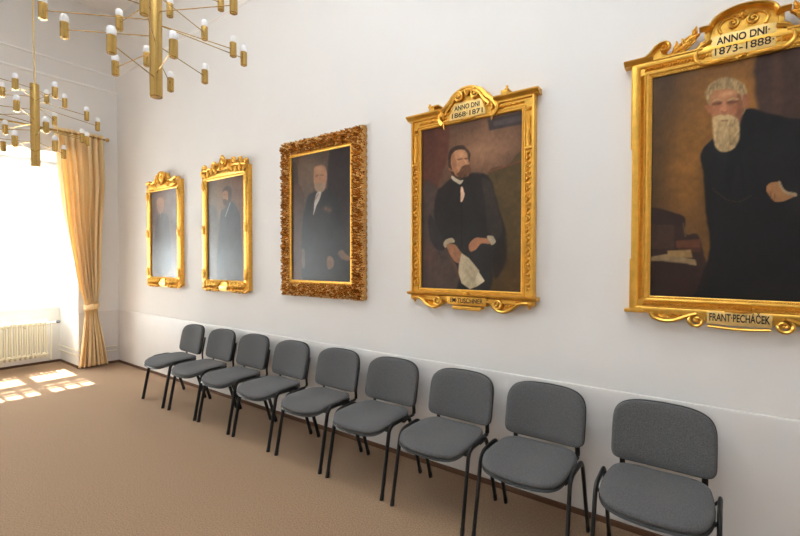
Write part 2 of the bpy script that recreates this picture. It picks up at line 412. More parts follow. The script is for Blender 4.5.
# ------------------------------------------------------------------ chandeliers
CH_NEAR = [(231.5,.65,3.228),(227.5,.55,3.199-.06),(183.5,.5,3.388),(309.5,.5,2.854),(187.0,.5,3.045),(329.0,.5,3.092),(144.0,.5,3.60),(346.0,.5,2.885),(113.0,.5,3.427),(144.0,.5,3.018),(113.0,.5,3.086),(76.0,.52,3.224),(80.5,.62,3.202),(23.0,.6,3.283),(162.5,.5,3.183),
           (265,.62,3.30),(290,.55,3.42),(340,.6,3.50),(40,.5,3.5),(205,.6,3.56),(250,.5,3.55),(100,.55,3.66),(0,.5,3.60)]
CH_FAR = [(330.0,.5,3.279),(198.5,.5,3.442),(331.0,.5,3.078),(4.0,.5,3.275),(154.0,.5,3.473),(134.0,.5,3.447),(100.5,.5,3.282),(104.0,.64,3.206),(146.0,.5,3.231),(355.5,.5,2.916),(196.0,.5,3.044),(329.0,.5,2.745),(198.5,.5,2.857),(3.5,.5,2.751),(136.0,.5,2.857),(101.0,.5,2.996),(92.0,.42,3.001),
          (235,.62,3.30),(255,.62,3.16),(285,.6,3.40),(300,.62,3.02),(232,.6,2.95),(265,.6,2.82),(222,.62,3.12)]
def chandelier(x, y, zb, L, label):
    H = .86; root = empty('chandelier', (x, y, zb), label, 'chandelier', 'brass chandeliers hanging in a row')
    MB().lathe((x, y, zb), [(.012, -.004), (.036, -.004), (.040, 0), (.040, H - .004), (.036, H), (.012, H)], 28).build('central_tube', M['brass'], root)
    MB().tube([(x, y, zb + H), (x, y, CZ - .02)], .006, 8).build('hanging_rod', M['brass'], root)
    MB().lathe((x, y, CZ - .08), [(.01, 0), (.05, .004), (.06, .02), (.06, .079)], 24).build('ceiling_canopy', M['brass'], root)
    for (a, r, z) in L:
        a = R(a); dx, dy = math.cos(a), math.sin(a)
        zt = min(zb + H - .05, max(zb + .05, z + (.01 if r < .6 else .03)))
        e = Vector((x + r * dx, y + r * dy, z))
        ar = MB().tube([(x + .036 * dx, y + .036 * dy, zt), (e.x - .024 * dx, e.y - .024 * dy, z)], .0034, 7).build('arm', M['brass'], root)
        MB().lathe((e.x, e.y, z - .055), [(.006, -.006), (.014, -.006), (.016, 0), (.024, .0), (.0248, .003), (.0248, .100), (.022, .102), (.021, .09), (.004, .09)], 18).build('lamp_holder', M['brass'], ar)
        MB().lathe((e.x, e.y, z + .034), [(.014, 0), (.021, .008), (.0245, .024), (.0255, .038), (.0235, .052), (.016, .063), (.004, .068)], 16).build('bulb', M['bulb'], ar)
    return root
chandelier(4.60, -1.5, 2.74, CH_NEAR, 'large brass chandelier nearer the portraits, cut off by the picture edge')
chandelier(1.93, -1.5, 2.60, CH_FAR, 'farther brass chandelier hanging in front of the window')

# ------------------------------------------------------------------ portraits (paint laid down on a fine grid of the canvas)
ART={5: [('bg',[],(96,66,34),0,1,None,0),
('b',[(0.483,0.871)],(146,98,44),0,0.9,(0.217,0.211),0),
('b',[(0.232,0.608)],(140,94,38),0,0.75,(0.148,0.249),0),
('b',[(0.07,0.932)],(74,54,36),0,0.7,(0.123,0.162),0),
('b',[(0.04,0.598)],(70,50,30),0,0.7,(0.071,0.218),0),
('p',[(0.591,1.011),(1.004,1.046),(1.023,0.207),(0.6,0.211),(0.587,0.698)],(64,46,40),0.03,1.0,None,0),
('p',[(0.641,1.002),(0.683,1.006),(0.69,0.686),(0.655,0.69)],(78,54,44),0.03,0.6,None,0),
('p',[(0.804,1.019),(0.881,1.038),(0.892,0.55),(0.814,0.557)],(54,38,34),0.04,0.8,None,0),
('p',[(-0.068,0.378),(0.193,0.366),(0.216,0.286),(0.298,0.259),(0.324,-0.034),(-0.062,-0.05)],(48,32,28),0.012,1.0,None,0),
('q',[(-0.002,0.333),(0.148,0.325),(0.15,0.217),(-0.0,0.219)],(62,42,34),0.008,1.0,None,0),
('q',[(0.161,0.255),(0.293,0.259),(0.297,0.222),(0.162,0.223)],(92,52,34),0.008,1.0,None,0),
('q',[(0.172,0.224),(0.297,0.223),(0.297,0.202),(0.173,0.203)],(70,40,28),0.006,1.0,None,0),
('q',[(0.0,0.183),(0.111,0.197),(0.27,0.171),(0.278,0.145),(0.143,0.157),(0.004,0.165)],(126,104,74),0.008,1.0,None,0),
('q',[(0.108,0.212),(0.244,0.214),(0.255,0.18),(0.119,0.185)],(142,112,70),0.006,1.0,None,0),
('l',[(0.201,0.333),(0.214,0.275)],(110,100,80),0.008,0.5,None,0),
('p',[(0.001,0.156),(0.278,0.141),(0.271,0.102),(0.251,-0.002),(0.004,-0.011)],(44,28,24),0.02,1.0,None,0),
('p',[(0.29,0.622),(0.354,0.686),(0.515,0.782),(0.618,0.759),(0.73,0.726),(0.811,0.696),(0.877,0.619),(0.931,0.49),(0.984,0.319),(0.993,-0.084),(0.27,-0.128),(0.3,0.083),(0.347,0.213),(0.322,0.394),(0.308,0.537)],(21,20,22),0.015,1.0,None,0),
('b',[(0.444,0.527)],(25,25,29),0,0.8,(0.091,0.101),0),
('p',[(0.515,0.774),(0.561,0.701),(0.488,0.585),(0.445,0.464),(0.427,0.566)],(17,17,20),0.02,0.9,None,0),
('l',[(0.488,0.623),(0.522,0.434)],(14,14,16),0.01,0.8,None,0),
('b',[(0.663,0.63)],(27,27,30),0,0.6,(0.123,0.06),0),
('p',[(0.33,0.836),(0.313,0.883),(0.334,0.918),(0.397,0.936),(0.467,0.92),(0.516,0.881),(0.532,0.833),(0.517,0.81),(0.5,0.763),(0.36,0.794)],(146,122,86),0.012,1,None,1),
('p',[(0.343,0.86),(0.358,0.887),(0.437,0.884),(0.483,0.858),(0.502,0.812),(0.5,0.751),(0.467,0.724),(0.38,0.734),(0.354,0.775),(0.34,0.822)],(158,104,70),0.012,1.0,None,0),
('p',[(0.513,0.848),(0.54,0.838),(0.541,0.807),(0.515,0.79)],(140,88,60),0.01,1.0,None,0),
('p',[(0.314,0.829),(0.34,0.828),(0.357,0.788),(0.331,0.797)],(150,95,66),0.01,1.0,None,0),
('b',[(0.414,0.862)],(182,132,94),0,0.8,(0.059,0.018),0),
('p',[(0.483,0.858),(0.508,0.83),(0.507,0.769),(0.486,0.71),(0.467,0.737),(0.478,0.81)],(118,74,50),0.02,0.8,None,0),
('l',[(0.359,0.831),(0.394,0.831)],(92,60,42),0.014,0.9,None,0),
('l',[(0.43,0.829),(0.476,0.825)],(88,56,40),0.014,0.9,None,0),
('l',[(0.356,0.843),(0.394,0.844)],(150,118,84),0.009,0.8,None,0),
('l',[(0.43,0.841),(0.481,0.835)],(150,118,84),0.009,0.8,None,0),
('p',[(0.403,0.838),(0.416,0.835),(0.426,0.792),(0.411,0.786),(0.389,0.794)],(184,122,88),0.01,1.0,None,0),
('b',[(0.379,0.808)],(176,104,78),0,0.7,(0.014,0.01),0),
('b',[(0.457,0.795)],(160,92,68),0,0.7,(0.018,0.012),0),
('p',[(0.352,0.773),(0.379,0.779),(0.415,0.778),(0.454,0.768),(0.488,0.751),(0.492,0.709),(0.481,0.654),(0.457,0.628),(0.418,0.623),(0.382,0.635),(0.357,0.68),(0.35,0.731)],(168,140,98),0.012,1,None,1),
('l',[(0.376,0.77),(0.416,0.773),(0.461,0.757)],(128,98,66),0.012,0.9,None,0),
('b',[(0.409,0.693)],(190,162,118),0,0.6,(0.031,0.05),0),
('l',[(0.44,0.715),(0.449,0.651)],(138,110,74),0.012,0.6,None,0),
('b',[(0.378,0.831)],(104,66,46),0,0.7,(0.022,0.009),0),
('b',[(0.455,0.824)],(98,62,44),0,0.7,(0.023,0.009),0),
('l',[(0.353,0.844),(0.375,0.849),(0.397,0.841)],(168,140,104),0.009,0.9,None,0),
('l',[(0.428,0.837),(0.453,0.842),(0.484,0.834)],(168,140,104),0.009,0.9,None,0),
('l',[(0.401,0.795),(0.415,0.789),(0.428,0.791)],(118,70,50),0.008,0.8,None,0),
('p',[(0.367,0.771),(0.395,0.783),(0.416,0.775),(0.439,0.777),(0.47,0.756),(0.439,0.755),(0.416,0.763),(0.389,0.758)],(182,156,112),0.006,1.0,None,0),
('l',[(0.4,0.757),(0.416,0.753),(0.436,0.753)],(104,72,50),0.007,0.8,None,0),
('b',[(0.434,0.865)],(196,148,112),0,0.5,(0.031,0.008),0),
('p',[(0.633,0.467),(0.663,0.48),(0.685,0.474),(0.704,0.443),(0.758,0.426),(0.723,0.407),(0.674,0.399),(0.649,0.415),(0.631,0.44)],(148,104,66),0.006,1.0,None,0),
('p',[(0.68,0.48),(0.692,0.475),(0.712,0.443),(0.767,0.431),(0.761,0.421),(0.708,0.433)],(150,128,100),0.004,1.0,None,0),
('l',[(0.649,0.445),(0.649,0.411)],(110,74,46),0.004,0.7,None,0),
('l',[(0.664,0.44),(0.669,0.404)],(110,74,46),0.004,0.7,None,0),
('l',[(0.351,0.474),(0.428,0.419),(0.489,0.409),(0.56,0.434)],(96,78,50),0.0035,0.6,None,0)],4: [('bg',[],(92,66,50),0,1,None,0),
('b',[(0.646,0.814)],(142,104,78),0,0.9,(0.264,0.13),0),
('b',[(0.818,0.867)],(124,92,70),0,0.6,(0.199,0.093),0),
('p',[(-0.03,1.011),(0.269,1.014),(0.292,0.811),(0.182,0.631),(0.137,0.428),(-0.004,0.433)],(86,50,38),0.03,1.0,None,0),
('b',[(0.135,0.89)],(78,44,34),0,0.6,(0.09,0.077),0),
('q',[(0.683,0.981),(1.015,0.985),(1.016,0.918),(0.699,0.917)],(60,50,50),0.012,1.0,None,0),
('q',[(0.732,0.964),(1.016,0.968),(1.016,0.937),(0.738,0.936)],(78,70,68),0.012,0.8,None,0),
('p',[(0.696,0.686),(0.856,0.702),(1.018,0.722),(1.026,-0.053),(0.711,0.006),(0.668,0.481)],(78,62,36),0.015,1.0,None,0),
('l',[(0.696,0.686),(0.856,0.702),(1.018,0.725)],(116,62,44),0.012,0.9,None,0),
('b',[(0.876,0.586)],(88,70,40),0,0.6,(0.09,0.069),0),
('p',[(0.748,0.191),(1.024,0.196),(1.026,-0.001),(0.73,-0.01)],(76,56,32),0.02,1.0,None,0),
('p',[(0.708,0.368),(0.822,0.399),(0.861,0.19),(0.749,0.085)],(34,28,26),0.04,0.9,None,0),
('p',[(-0.004,0.624),(0.182,0.613),(0.273,0.292),(0.405,0.079),(0.448,-0.019),(-0.002,-0.032)],(66,54,50),0.04,0.9,None,0),
('b',[(0.092,0.204)],(88,56,46),0,0.6,(0.081,0.078),0),
('p',[(0.171,0.593),(0.227,0.628),(0.326,0.671),(0.38,0.649),(0.505,0.689),(0.666,0.671),(0.725,0.619),(0.774,0.511),(0.822,0.404),(0.841,0.311),(0.766,0.266),(0.65,0.243),(0.273,0.26),(0.217,0.324),(0.149,0.428)],(36,32,31),0.028,1.0,None,0),
('p',[(0.228,0.382),(0.649,0.393),(0.766,0.296),(0.729,0.191),(0.711,0.013),(0.405,-0.008),(0.415,0.104),(0.273,0.267)],(36,34,34),0.02,1.0,None,0),
('p',[(0.627,0.65),(0.715,0.62),(0.774,0.499),(0.822,0.358),(0.785,0.301),(0.689,0.338),(0.668,0.481)],(52,44,40),0.02,0.9,None,0),
('p',[(0.102,0.463),(0.251,0.305),(0.273,0.254),(0.184,0.242),(0.091,0.334)],(42,38,38),0.02,1.0,None,0),
('l',[(0.434,0.529),(0.436,0.258)],(18,16,17),0.01,0.8,None,0),
('b',[(0.591,0.179)],(46,44,44),0,0.5,(0.079,0.073),0),
('p',[(0.304,0.735),(0.292,0.799),(0.314,0.84),(0.378,0.865),(0.452,0.858),(0.5,0.822),(0.517,0.791),(0.509,0.731),(0.522,0.706),(0.485,0.672),(0.412,0.663),(0.347,0.688)],(58,42,32),0.012,1,None,1),
('p',[(0.331,0.808),(0.379,0.838),(0.453,0.833),(0.484,0.806),(0.501,0.77),(0.513,0.749),(0.497,0.732),(0.501,0.701),(0.464,0.674),(0.39,0.679),(0.341,0.72),(0.325,0.758)],(170,122,88),0.012,1.0,None,0),
('p',[(0.331,0.808),(0.362,0.817),(0.379,0.754),(0.39,0.685),(0.341,0.72)],(140,92,64),0.02,0.8,None,0),
('b',[(0.432,0.805)],(188,142,106),0,0.7,(0.038,0.015),0),
('l',[(0.396,0.78),(0.438,0.781)],(88,58,44),0.014,0.9,None,0),
('l',[(0.463,0.778),(0.492,0.777)],(88,58,44),0.012,0.9,None,0),
('l',[(0.463,0.774),(0.484,0.752)],(206,150,112),0.01,0.8,None,0),
('p',[(0.38,0.695),(0.409,0.707),(0.434,0.732),(0.476,0.743),(0.513,0.737),(0.522,0.708),(0.506,0.68),(0.468,0.666),(0.412,0.672)],(92,60,40),0.012,1,None,1),
('l',[(0.301,0.733),(0.336,0.718)],(150,100,74),0.016,0.8,None,0),
('p',[(0.332,0.689),(0.412,0.655),(0.448,0.653),(0.427,0.633),(0.391,0.639),(0.337,0.668)],(184,170,148),0.006,1.0,None,0),
('p',[(0.427,0.609),(0.448,0.611),(0.461,0.564),(0.44,0.526),(0.423,0.541)],(196,160,134),0.008,1.0,None,0),
('p',[(0.247,0.277),(0.273,0.305),(0.339,0.314),(0.361,0.291),(0.306,0.279),(0.273,0.254)],(160,144,118),0.008,1.0,None,0),
('p',[(0.284,0.273),(0.361,0.276),(0.414,0.24),(0.446,0.209),(0.436,0.166),(0.383,0.166),(0.318,0.216)],(144,98,70),0.01,1.0,None,0),
('p',[(0.513,0.274),(0.57,0.306),(0.65,0.308),(0.708,0.299),(0.713,0.276),(0.63,0.272),(0.57,0.239),(0.525,0.23)],(152,103,74),0.01,1.0,None,0),
('p',[(0.679,0.319),(0.737,0.314),(0.759,0.284),(0.724,0.266),(0.705,0.285)],(160,146,122),0.008,1.0,None,0),
('q',[(0.436,0.222),(0.513,0.191),(0.611,0.119),(0.592,0.076),(0.662,0.059),(0.592,0.028),(0.521,0.01),(0.437,0.043),(0.405,0.104),(0.409,0.154)],(176,160,132),0.007,1.0,None,0),
('q',[(0.591,0.106),(0.607,0.112),(0.662,0.062),(0.592,0.031),(0.571,0.058)],(196,182,154),0.006,1.0,None,0),
('l',[(0.468,0.172),(0.571,0.106)],(140,124,98),0.006,0.7,None,0),
('l',[(0.447,0.142),(0.541,0.069)],(140,124,98),0.006,0.7,None,0),
('l',[(0.35,0.228),(0.415,0.179)],(120,78,54),0.008,0.6,None,0)],3: [('bg',[],(84,70,60),0,1,None,0),
('b',[(0.3,0.88)],(104,86,70),0,0.8,(0.181,0.142),0),
('p',[(0.656,1.01),(1.052,1.015),(1.05,-0.052),(0.677,0.053)],(46,40,42),0.03,1.0,None,0),
('p',[(-0.03,0.931),(0.097,0.933),(0.109,0.75),(-0.003,0.745)],(62,48,44),0.02,1.0,None,0),
('p',[(-0.031,0.741),(0.191,0.739),(0.191,0.691),(-0.003,0.693)],(118,90,74),0.02,0.7,None,0),
('p',[(0.125,0.966),(0.193,0.966),(0.191,0.721),(0.131,0.724)],(106,82,68),0.02,0.6,None,0),
('p',[(-0.032,0.697),(0.218,0.695),(0.187,0.046),(-0.037,0.006)],(74,54,48),0.03,1.0,None,0),
('p',[(0.272,0.644),(0.403,0.696),(0.631,0.699),(0.752,0.653),(0.822,0.559),(0.869,0.39),(0.915,0.211),(0.868,-0.012),(0.241,-0.014),(0.188,0.167),(0.189,0.408)],(40,41,44),0.035,1.0,None,0),
('p',[(0.399,0.872),(0.43,0.891),(0.519,0.895),(0.587,0.874),(0.611,0.821),(0.606,0.753),(0.556,0.693),(0.468,0.69),(0.416,0.719),(0.394,0.79)],(150,110,84),0.016,1.0,None,0),
('b',[(0.494,0.864)],(178,136,106),0,0.8,(0.06,0.02),0),
('p',[(0.419,0.754),(0.556,0.756),(0.586,0.731),(0.544,0.688),(0.455,0.691)],(136,116,98),0.02,0.9,None,0),
('l',[(0.425,0.817),(0.468,0.818)],(88,62,50),0.014,0.8,None,0),
('l',[(0.506,0.815),(0.557,0.811)],(88,62,50),0.014,0.8,None,0),
('l',[(0.476,0.81),(0.466,0.774)],(168,122,94),0.012,0.7,None,0),
('p',[(0.442,0.682),(0.518,0.689),(0.493,0.633),(0.442,0.589),(0.389,0.515),(0.403,0.602)],(168,160,152),0.012,1.0,None,0),
('l',[(0.468,0.675),(0.429,0.636)],(140,70,56),0.014,0.8,None,0),
('b',[(0.593,0.558)],(120,80,60),0,0.7,(0.04,0.018),0),
('b',[(0.655,0.544)],(112,78,62),0,0.7,(0.034,0.018),0),
('p',[(0.616,0.18),(0.665,0.197),(0.721,0.168),(0.714,0.117),(0.641,0.099),(0.609,0.133)],(130,96,74),0.02,0.9,None,0),
('p',[(0.786,0.213),(0.845,0.244),(0.915,0.212),(0.972,0.19),(0.96,0.168),(0.857,0.174)],(118,88,70),0.02,0.8,None,0),
('p',[(0.183,0.241),(0.229,0.243),(0.241,0.12),(0.193,0.114)],(112,90,76),0.02,0.7,None,0)],2: [('bg',[],(96,78,66),0,1,None,0),
('b',[(0.375,0.87)],(122,96,74),0,0.7,(0.248,0.14),0),
('p',[(0.66,1.002),(0.961,1.005),(0.956,0.679),(0.791,0.686)],(108,80,66),0.04,0.6,None,0),
('p',[(-0.061,0.697),(0.298,0.643),(0.285,-0.026),(-0.076,-0.033)],(70,68,68),0.05,0.8,None,0),
('p',[(0.352,0.616),(0.479,0.7),(0.639,0.767),(0.824,0.685),(0.889,0.572),(0.913,-0.013),(0.285,-0.026)],(50,54,60),0.03,1.0,None,0),
('p',[(0.433,0.879),(0.536,0.913),(0.651,0.891),(0.664,0.841),(0.639,0.767),(0.516,0.748),(0.445,0.777),(0.425,0.829)],(62,48,42),0.02,1.0,None,0),
('p',[(0.432,0.86),(0.5,0.875),(0.57,0.858),(0.58,0.795),(0.534,0.766),(0.452,0.787),(0.425,0.829)],(146,106,82),0.016,1.0,None,0),
('p',[(0.438,0.793),(0.534,0.783),(0.551,0.734),(0.462,0.738)],(58,44,38),0.02,0.9,None,0),
('l',[(0.631,0.749),(0.496,0.623)],(170,170,172),0.014,0.95,None,0),
('l',[(0.446,0.838),(0.496,0.837)],(84,60,48),0.014,0.8,None,0)],1: [('bg',[],(86,70,70),0,1,None,0),
('b',[(0.589,0.897)],(110,90,88),0,0.6,(0.322,0.102),0),
('p',[(0.2,0.681),(0.331,0.729),(0.584,0.719),(0.683,0.601),(0.73,0.094),(0.093,0.088),(0.153,0.59)],(52,56,64),0.04,1.0,None,0),
('p',[(0.228,0.883),(0.294,0.919),(0.443,0.911),(0.496,0.864),(0.469,0.788),(0.375,0.753),(0.268,0.777),(0.226,0.831)],(138,108,92),0.03,1.0,None,0),
('b',[(0.37,0.885)],(166,134,112),0,0.7,(0.11,0.023),0),
('p',[(0.256,0.81),(0.47,0.803),(0.451,0.75),(0.331,0.729),(0.263,0.764)],(128,108,100),0.03,0.8,None,0),
('l',[(0.375,0.74),(0.373,0.701)],(150,150,154),0.03,0.6,None,0)]}
def smooth(t): t = np.clip(t, 0, 1); return t * t * (3 - 2 * t)
def vnoise(X, Z, f, seed):
    rs = np.random.RandomState(seed); g_ = rs.rand(64, 64); x = X * f; z = Z * f
    xi = np.floor(x).astype(int); zi = np.floor(z).astype(int); fx = smooth(x - xi); fz = smooth(z - zi)
    a = g_[xi % 64, zi % 64]; b_ = g_[(xi + 1) % 64, zi % 64]; c = g_[xi % 64, (zi + 1) % 64]; d = g_[(xi + 1) % 64, (zi + 1) % 64]
    return (a * (1 - fx) + b_ * fx) * (1 - fz) + (c * (1 - fx) + d * fx) * fz - .5
def cat2(P, n=6):
    k = len(P); out = []
    for i in range(k):
        p0, p1, p2, p3 = (np.array(P[(i + j - 1) % k], float) for j in range(4))
        for t in np.arange(n) / n: out.append(.5 * (2 * p1 + (p2 - p0) * t + (2 * p0 - 5 * p1 + 4 * p2 - p3) * t * t + (3 * p1 - p0 - 3 * p2 + p3) * t ** 3))
    return np.array(out)
def seg_dist(U, V, P, closed):
    d = np.full(U.shape, 9.); inside = np.zeros(U.shape, bool); n = len(P)
    for i in range(n if closed else n - 1):
        a = P[i]; b_ = P[(i + 1) % n]; ex, ey = b_ - a; L2 = ex * ex + ey * ey + 1e-12
        t = np.clip(((U - a[0]) * ex + (V - a[1]) * ey) / L2, 0, 1)
        d = np.minimum(d, np.hypot(U - a[0] - t * ex, V - a[1] - t * ey))
        if closed:
            c = ((a[1] > V) != (b_[1] > V)); xi = ex * (V - a[1]) / (ey if abs(ey) > 1e-9 else 1e-9) + a[0]; inside ^= c & (U < xi)
    return d, inside
def paint(n, W, H, step):
    nx, nz = int(W / step), int(H / step); u, v = np.meshgrid(np.linspace(0, 1, nx + 1), np.linspace(0, 1, nz + 1)); asp = H / W
    U = u; V = v * asp
    Uw = U + .010 * vnoise(U, V, 14, 1) + .004 * vnoise(U, V, 45, 2); Vw = V + .010 * vnoise(U, V, 14, 3) + .004 * vnoise(U, V, 45, 4)
    img = np.zeros(U.shape + (3,))
    for kind, P, col, soft, al, rad, tex in ART[n]:
        c = np.array(col, float)
        if kind == 'bg': img[:] = c; continue
        Q = [(p[0], p[1] * asp) for p in P]
        if kind == 'b': a = al * np.exp(-((U - Q[0][0]) / rad[0]) ** 2 - ((V - Q[0][1]) / (rad[1] * asp)) ** 2)
        elif kind == 'l':
            d, _ = seg_dist(Uw, Vw, np.array(Q), False); a = al * (1 - smooth(d / (soft * .9)))
        else:
            d, ins = seg_dist(Uw if kind == 'p' else U, Vw if kind == 'p' else V, cat2(Q) if kind == 'p' else np.array(Q), True); sd_ = np.where(ins, d, -d); a = al * smooth(sd_ / soft + .5)
        cc = c[None, None, :] * np.ones(img.shape)
        if tex:
            st = vnoise(U * 3 + .12 * vnoise(U, V, 12, 8), V, 34, 7) + .5 * vnoise(U * 3, V, 90, 17); cc = cc * (1 + .38 * st)[..., None]
        img = img * (1 - a[..., None]) + cc * a[..., None]
    br = 1 + .16 * vnoise(U, V, 9, 11) + .12 * vnoise(U, V, 30, 12) + .10 * vnoise(U * 2, V, 60, 13)
    img = np.clip(img * br[..., None], 0, 255) / 255
    img = np.where(img <= .04045, img / 12.92, ((img + .055) / 1.055) ** 2.4)
    return nx, nz, img
def canvas(n, x0, x1, z0, z1, y, parent, step):
    nx, nz, img = paint(n, x1 - x0, z1 - z0, step)
    vs = [(x0 + (x1 - x0) * i / nx, y, z0 + (z1 - z0) * j / nz) for j in range(nz + 1) for i in range(nx + 1)]
    k = nx + 1; fs = [(j * k + i, j * k + i + 1, (j + 1) * k + i + 1, (j + 1) * k + i) for j in range(nz) for i in range(nx)]
    cols = np.concatenate([img, np.ones(img.shape[:2] + (1,))], 2).reshape(-1, 4)
    # stretcher depth behind the painted face
    m = MB(); m.add(vs, fs); nb = len(vs)
    bv = [(x0, y + .02, z0), (x1, y + .02, z0), (x1, y + .02, z1), (x0, y + .02, z1)]; m.v += bv
    m.f += [(nb, nb + 3, nb + 2, nb + 1)]
    cols = np.concatenate([cols, np.tile([.12, .09, .06, 1.], (4, 1))])
    me = m.build('painted_canvas', M['paint'], parent, colors=cols, angle=60)
    return me
def frame_sweep(x0, x1, z0, z1, prof):
    """prof: (outward offset, y) from the sight edge; mitred ring"""
    m = MB(); n = len(prof); vs = []
    for (sx, sz) in ((-1, -1), (1, -1), (1, 1), (-1, 1)):
        for d, y in prof: vs.append(((x0 - d) if sx < 0 else (x1 + d), y, (z0 - d) if sz < 0 else (z1 + d)))
    fs = [(c * n + i, c * n + (i + 1) % n, ((c + 1) % 4) * n + (i + 1) % n, ((c + 1) % 4) * n + i) for c in range(4) for i in range(n)]
    return m.add(vs, fs)
def bead_ring(m, x0, x1, z0, z1, d, y, sp, r, h=None):
    a, b_, c, e = x0 - d, x1 + d, z0 - d, z1 + d
    for k in range(int((b_ - a) / sp)):
        x = a + sp * (k + .5); m.bead((x, y, c), r, h); m.bead((x, y, e), r, h)
    for k in range(int((e - c) / sp)):
        z = c + sp * (k + .5); m.bead((a, y, z), r, h); m.bead((b_, y, z), r, h)
    return m
def mould_path(m, pts, w, y, flat=1.3, seg=8, r1=None):
    P = bez([(p[0], y, p[1]) for p in pts], 8); n = len(P)
    rr = [w + ((r1 - w) * i / (n - 1) if r1 is not None else 0) for i in range(n)]
    return m.tube(P, rr, seg, up=(0, -1, 0), flat=flat)

# --- the large picture at the right: bearded man, moulded gilt frame
def picture_bearded():
    cx = 7.795; x0, x1, z0, z1 = 7.39, 8.20, 1.425, 2.675
    root = empty('framed_portrait', (cx, -.002, 1.27), 'large gilt framed portrait of a white-bearded man in black coat, hand at his hip', 'painting', 'gilt framed portraits along the wall')
    canvas(5, x0 - .008, x1 + .008, z0 - .008, z1 + .008, -.032, root, .005)
    frame_sweep(x0, x1, z0, z1, [(0, -.03), (0, -.042), (.006, -.046), (.010, -.046), (.013, -.05), (.020, -.056), (.027, -.056), (.03, -.050), (.036, -.046), (.060, -.046), (.064, -.052), (.070, -.058), (.082, -.060), (.098, -.056), (.098, -.002), (0.0, -.002)]).build('frame', M['gold_b'], root)
    be = MB(); bead_ring(be, x0, x1, z0, z1, .008, -.045, .0140, .0056, .008); be.build('beading', M['gold'], root)
    rp = MB()
    for sx in (-1, 1):                                  # twisted rope up both sides
        X = (x0 - .048) if sx < 0 else (x1 + .048); n = int((z1 - z0 + .05) / .017)
        for k in range(n): rp.leaf(X - .011, z0 - .02 + .017 * k, .7, .028, .007, -.045, .015, nt_=4, ns=4)
    n = int((x1 - x0 + .08) / .017)
    for k in range(n):
        rp.leaf(x0 - .04 + .017 * k, z1 + .040, .8, .026, .007, -.045, .015, nt_=4, ns=4); rp.leaf(x0 - .04 + .017 * k, z0 - .056, .8, .026, .007, -.045, .015, nt_=4, ns=4)
    rp.build('rope_ornament', M['gold'], root)
    # outer ears of the frame
    e = MB()
    for sx in (-1, 1):
        xa = cx + sx * .503; xb = cx + sx * .511
        for (a, b_) in ((2.28, 2.775), (1.345, 1.64)): MB().box((min(xa, xb), -.054, a), (max(xa, xb), -.004, b_), .004).build('frame_ear', M['gold_b'], root)
        MB().box((min(cx + sx * .44, cx + sx * .535), -.066, 1.325), (max(cx + sx * .44, cx + sx * .535), -.004, 1.345), .004).build('corner_block', M['gold_b'], root)
    # cornice: flat arms rising in an S to outer volutes
    for s_ in (-1, 1):
        co = MB(); co.extrude_x(*sorted((cx + s_ * .40, cx + s_ * .17)), [(-.002, 2.755), (-.056, 2.755), (-.066, 2.765), (-.066, 2.772), (-.002, 2.776)])
        co.extrude_x(*sorted((cx + s_ * .548, cx + s_ * .40)), [(-.002, 2.762), (-.060, 2.762), (-.066, 2.770), (-.080, 2.778), (-.084, 2.788), (-.002, 2.790)])
        L = [(cx + s_ * .50, 2.782), (cx + s_ * .44, 2.785), (cx + s_ * .415, 2.80), (cx + s_ * .39, 2.832), (cx + s_ * .365, 2.846)]
        co.volute((cx + s_ * .345, 2.822), .026, 1.3, PI / 2 if s_ < 0 else PI / 2, 1 if s_ > 0 else -1, -.062, .011, 1.9, lead=L)
        co.prism([(cx + s_ * q[0], q[1]) for q in (((-.0 + .50, 2.765), (.45, 2.78), (.42, 2.797), (.39, 2.826), (.36, 2.838), (.335, 2.81), (.335, 2.765)))][::(-1 if s_ < 0 else -1)], -.004, -.048)
        co.build('cornice', M['gold_b'], root)
    # pierced leafy garlands between volute and pediment
    for s_ in (-1, 1):
        gl_ = MB()
        def X(d): return cx + s_ * d
        for (d, z, a, ln, w_) in ((.33, 2.775, 40, .075, .010), (.30, 2.785, 75, .06, .009), (.27, 2.79, 50, .08, .011), (.245, 2.80, 100, .055, .009), (.25, 2.835, 20, .06, .010), (.22, 2.86, 60, .045, .009), (.20, 2.785, 30, .05, .010), (.31, 2.80, 15, .09, .008)):
            aa = R(a) if s_ < 0 else PI - R(a); gl_.leaf(X(d), z - .012, aa, ln * 1.3, w_ * 1.5, -.04, .020, 2, .12 * (-s_))
        mould_path(gl_, [(X(.335), 2.78), (X(.29), 2.80), (X(.25), 2.845), (X(.20), 2.87)], .006, -.042)
        mould_path(gl_, [(X(.30), 2.775), (X(.24), 2.79), (X(.21), 2.83), (X(.235), 2.845)], .005, -.046)
        gl_.volute((X(.222), 2.826), .018, 1.2, 0, s_, -.05, .005)
        gl_.build('leaf_garland', M['gold'], root)
    # arched pediment with two eyes over the plaque
    pd = MB()
    arch = [(cx + .135 * math.cos(a), 2.862 + .070 * math.sin(a)) for a in np.linspace(PI, 0, 21)]
    pd.prism([(cx - .155, 2.68)] + [(cx + .155, 2.68), (cx + .155, 2.862)] + [(p[0], p[1]) for p in arch[::-1]] + [(cx - .155, 2.862)], -.004, -.052)
    P = [(cx - .185, -.066, 2.866), (cx - .15, -.066, 2.866)] + [(p[0], -.066, p[1]) for p in arch] + [(cx + .15, -.066, 2.866), (cx + .185, -.066, 2.866)]
    pd.tube(P, .013, 8, up=(0, -1, 0), flat=2.4); pd.tube([(p[0], -.058, p[1] - .016) for p in P[2:-2]], .006, 8, up=(0, -1, 0), flat=1.2)
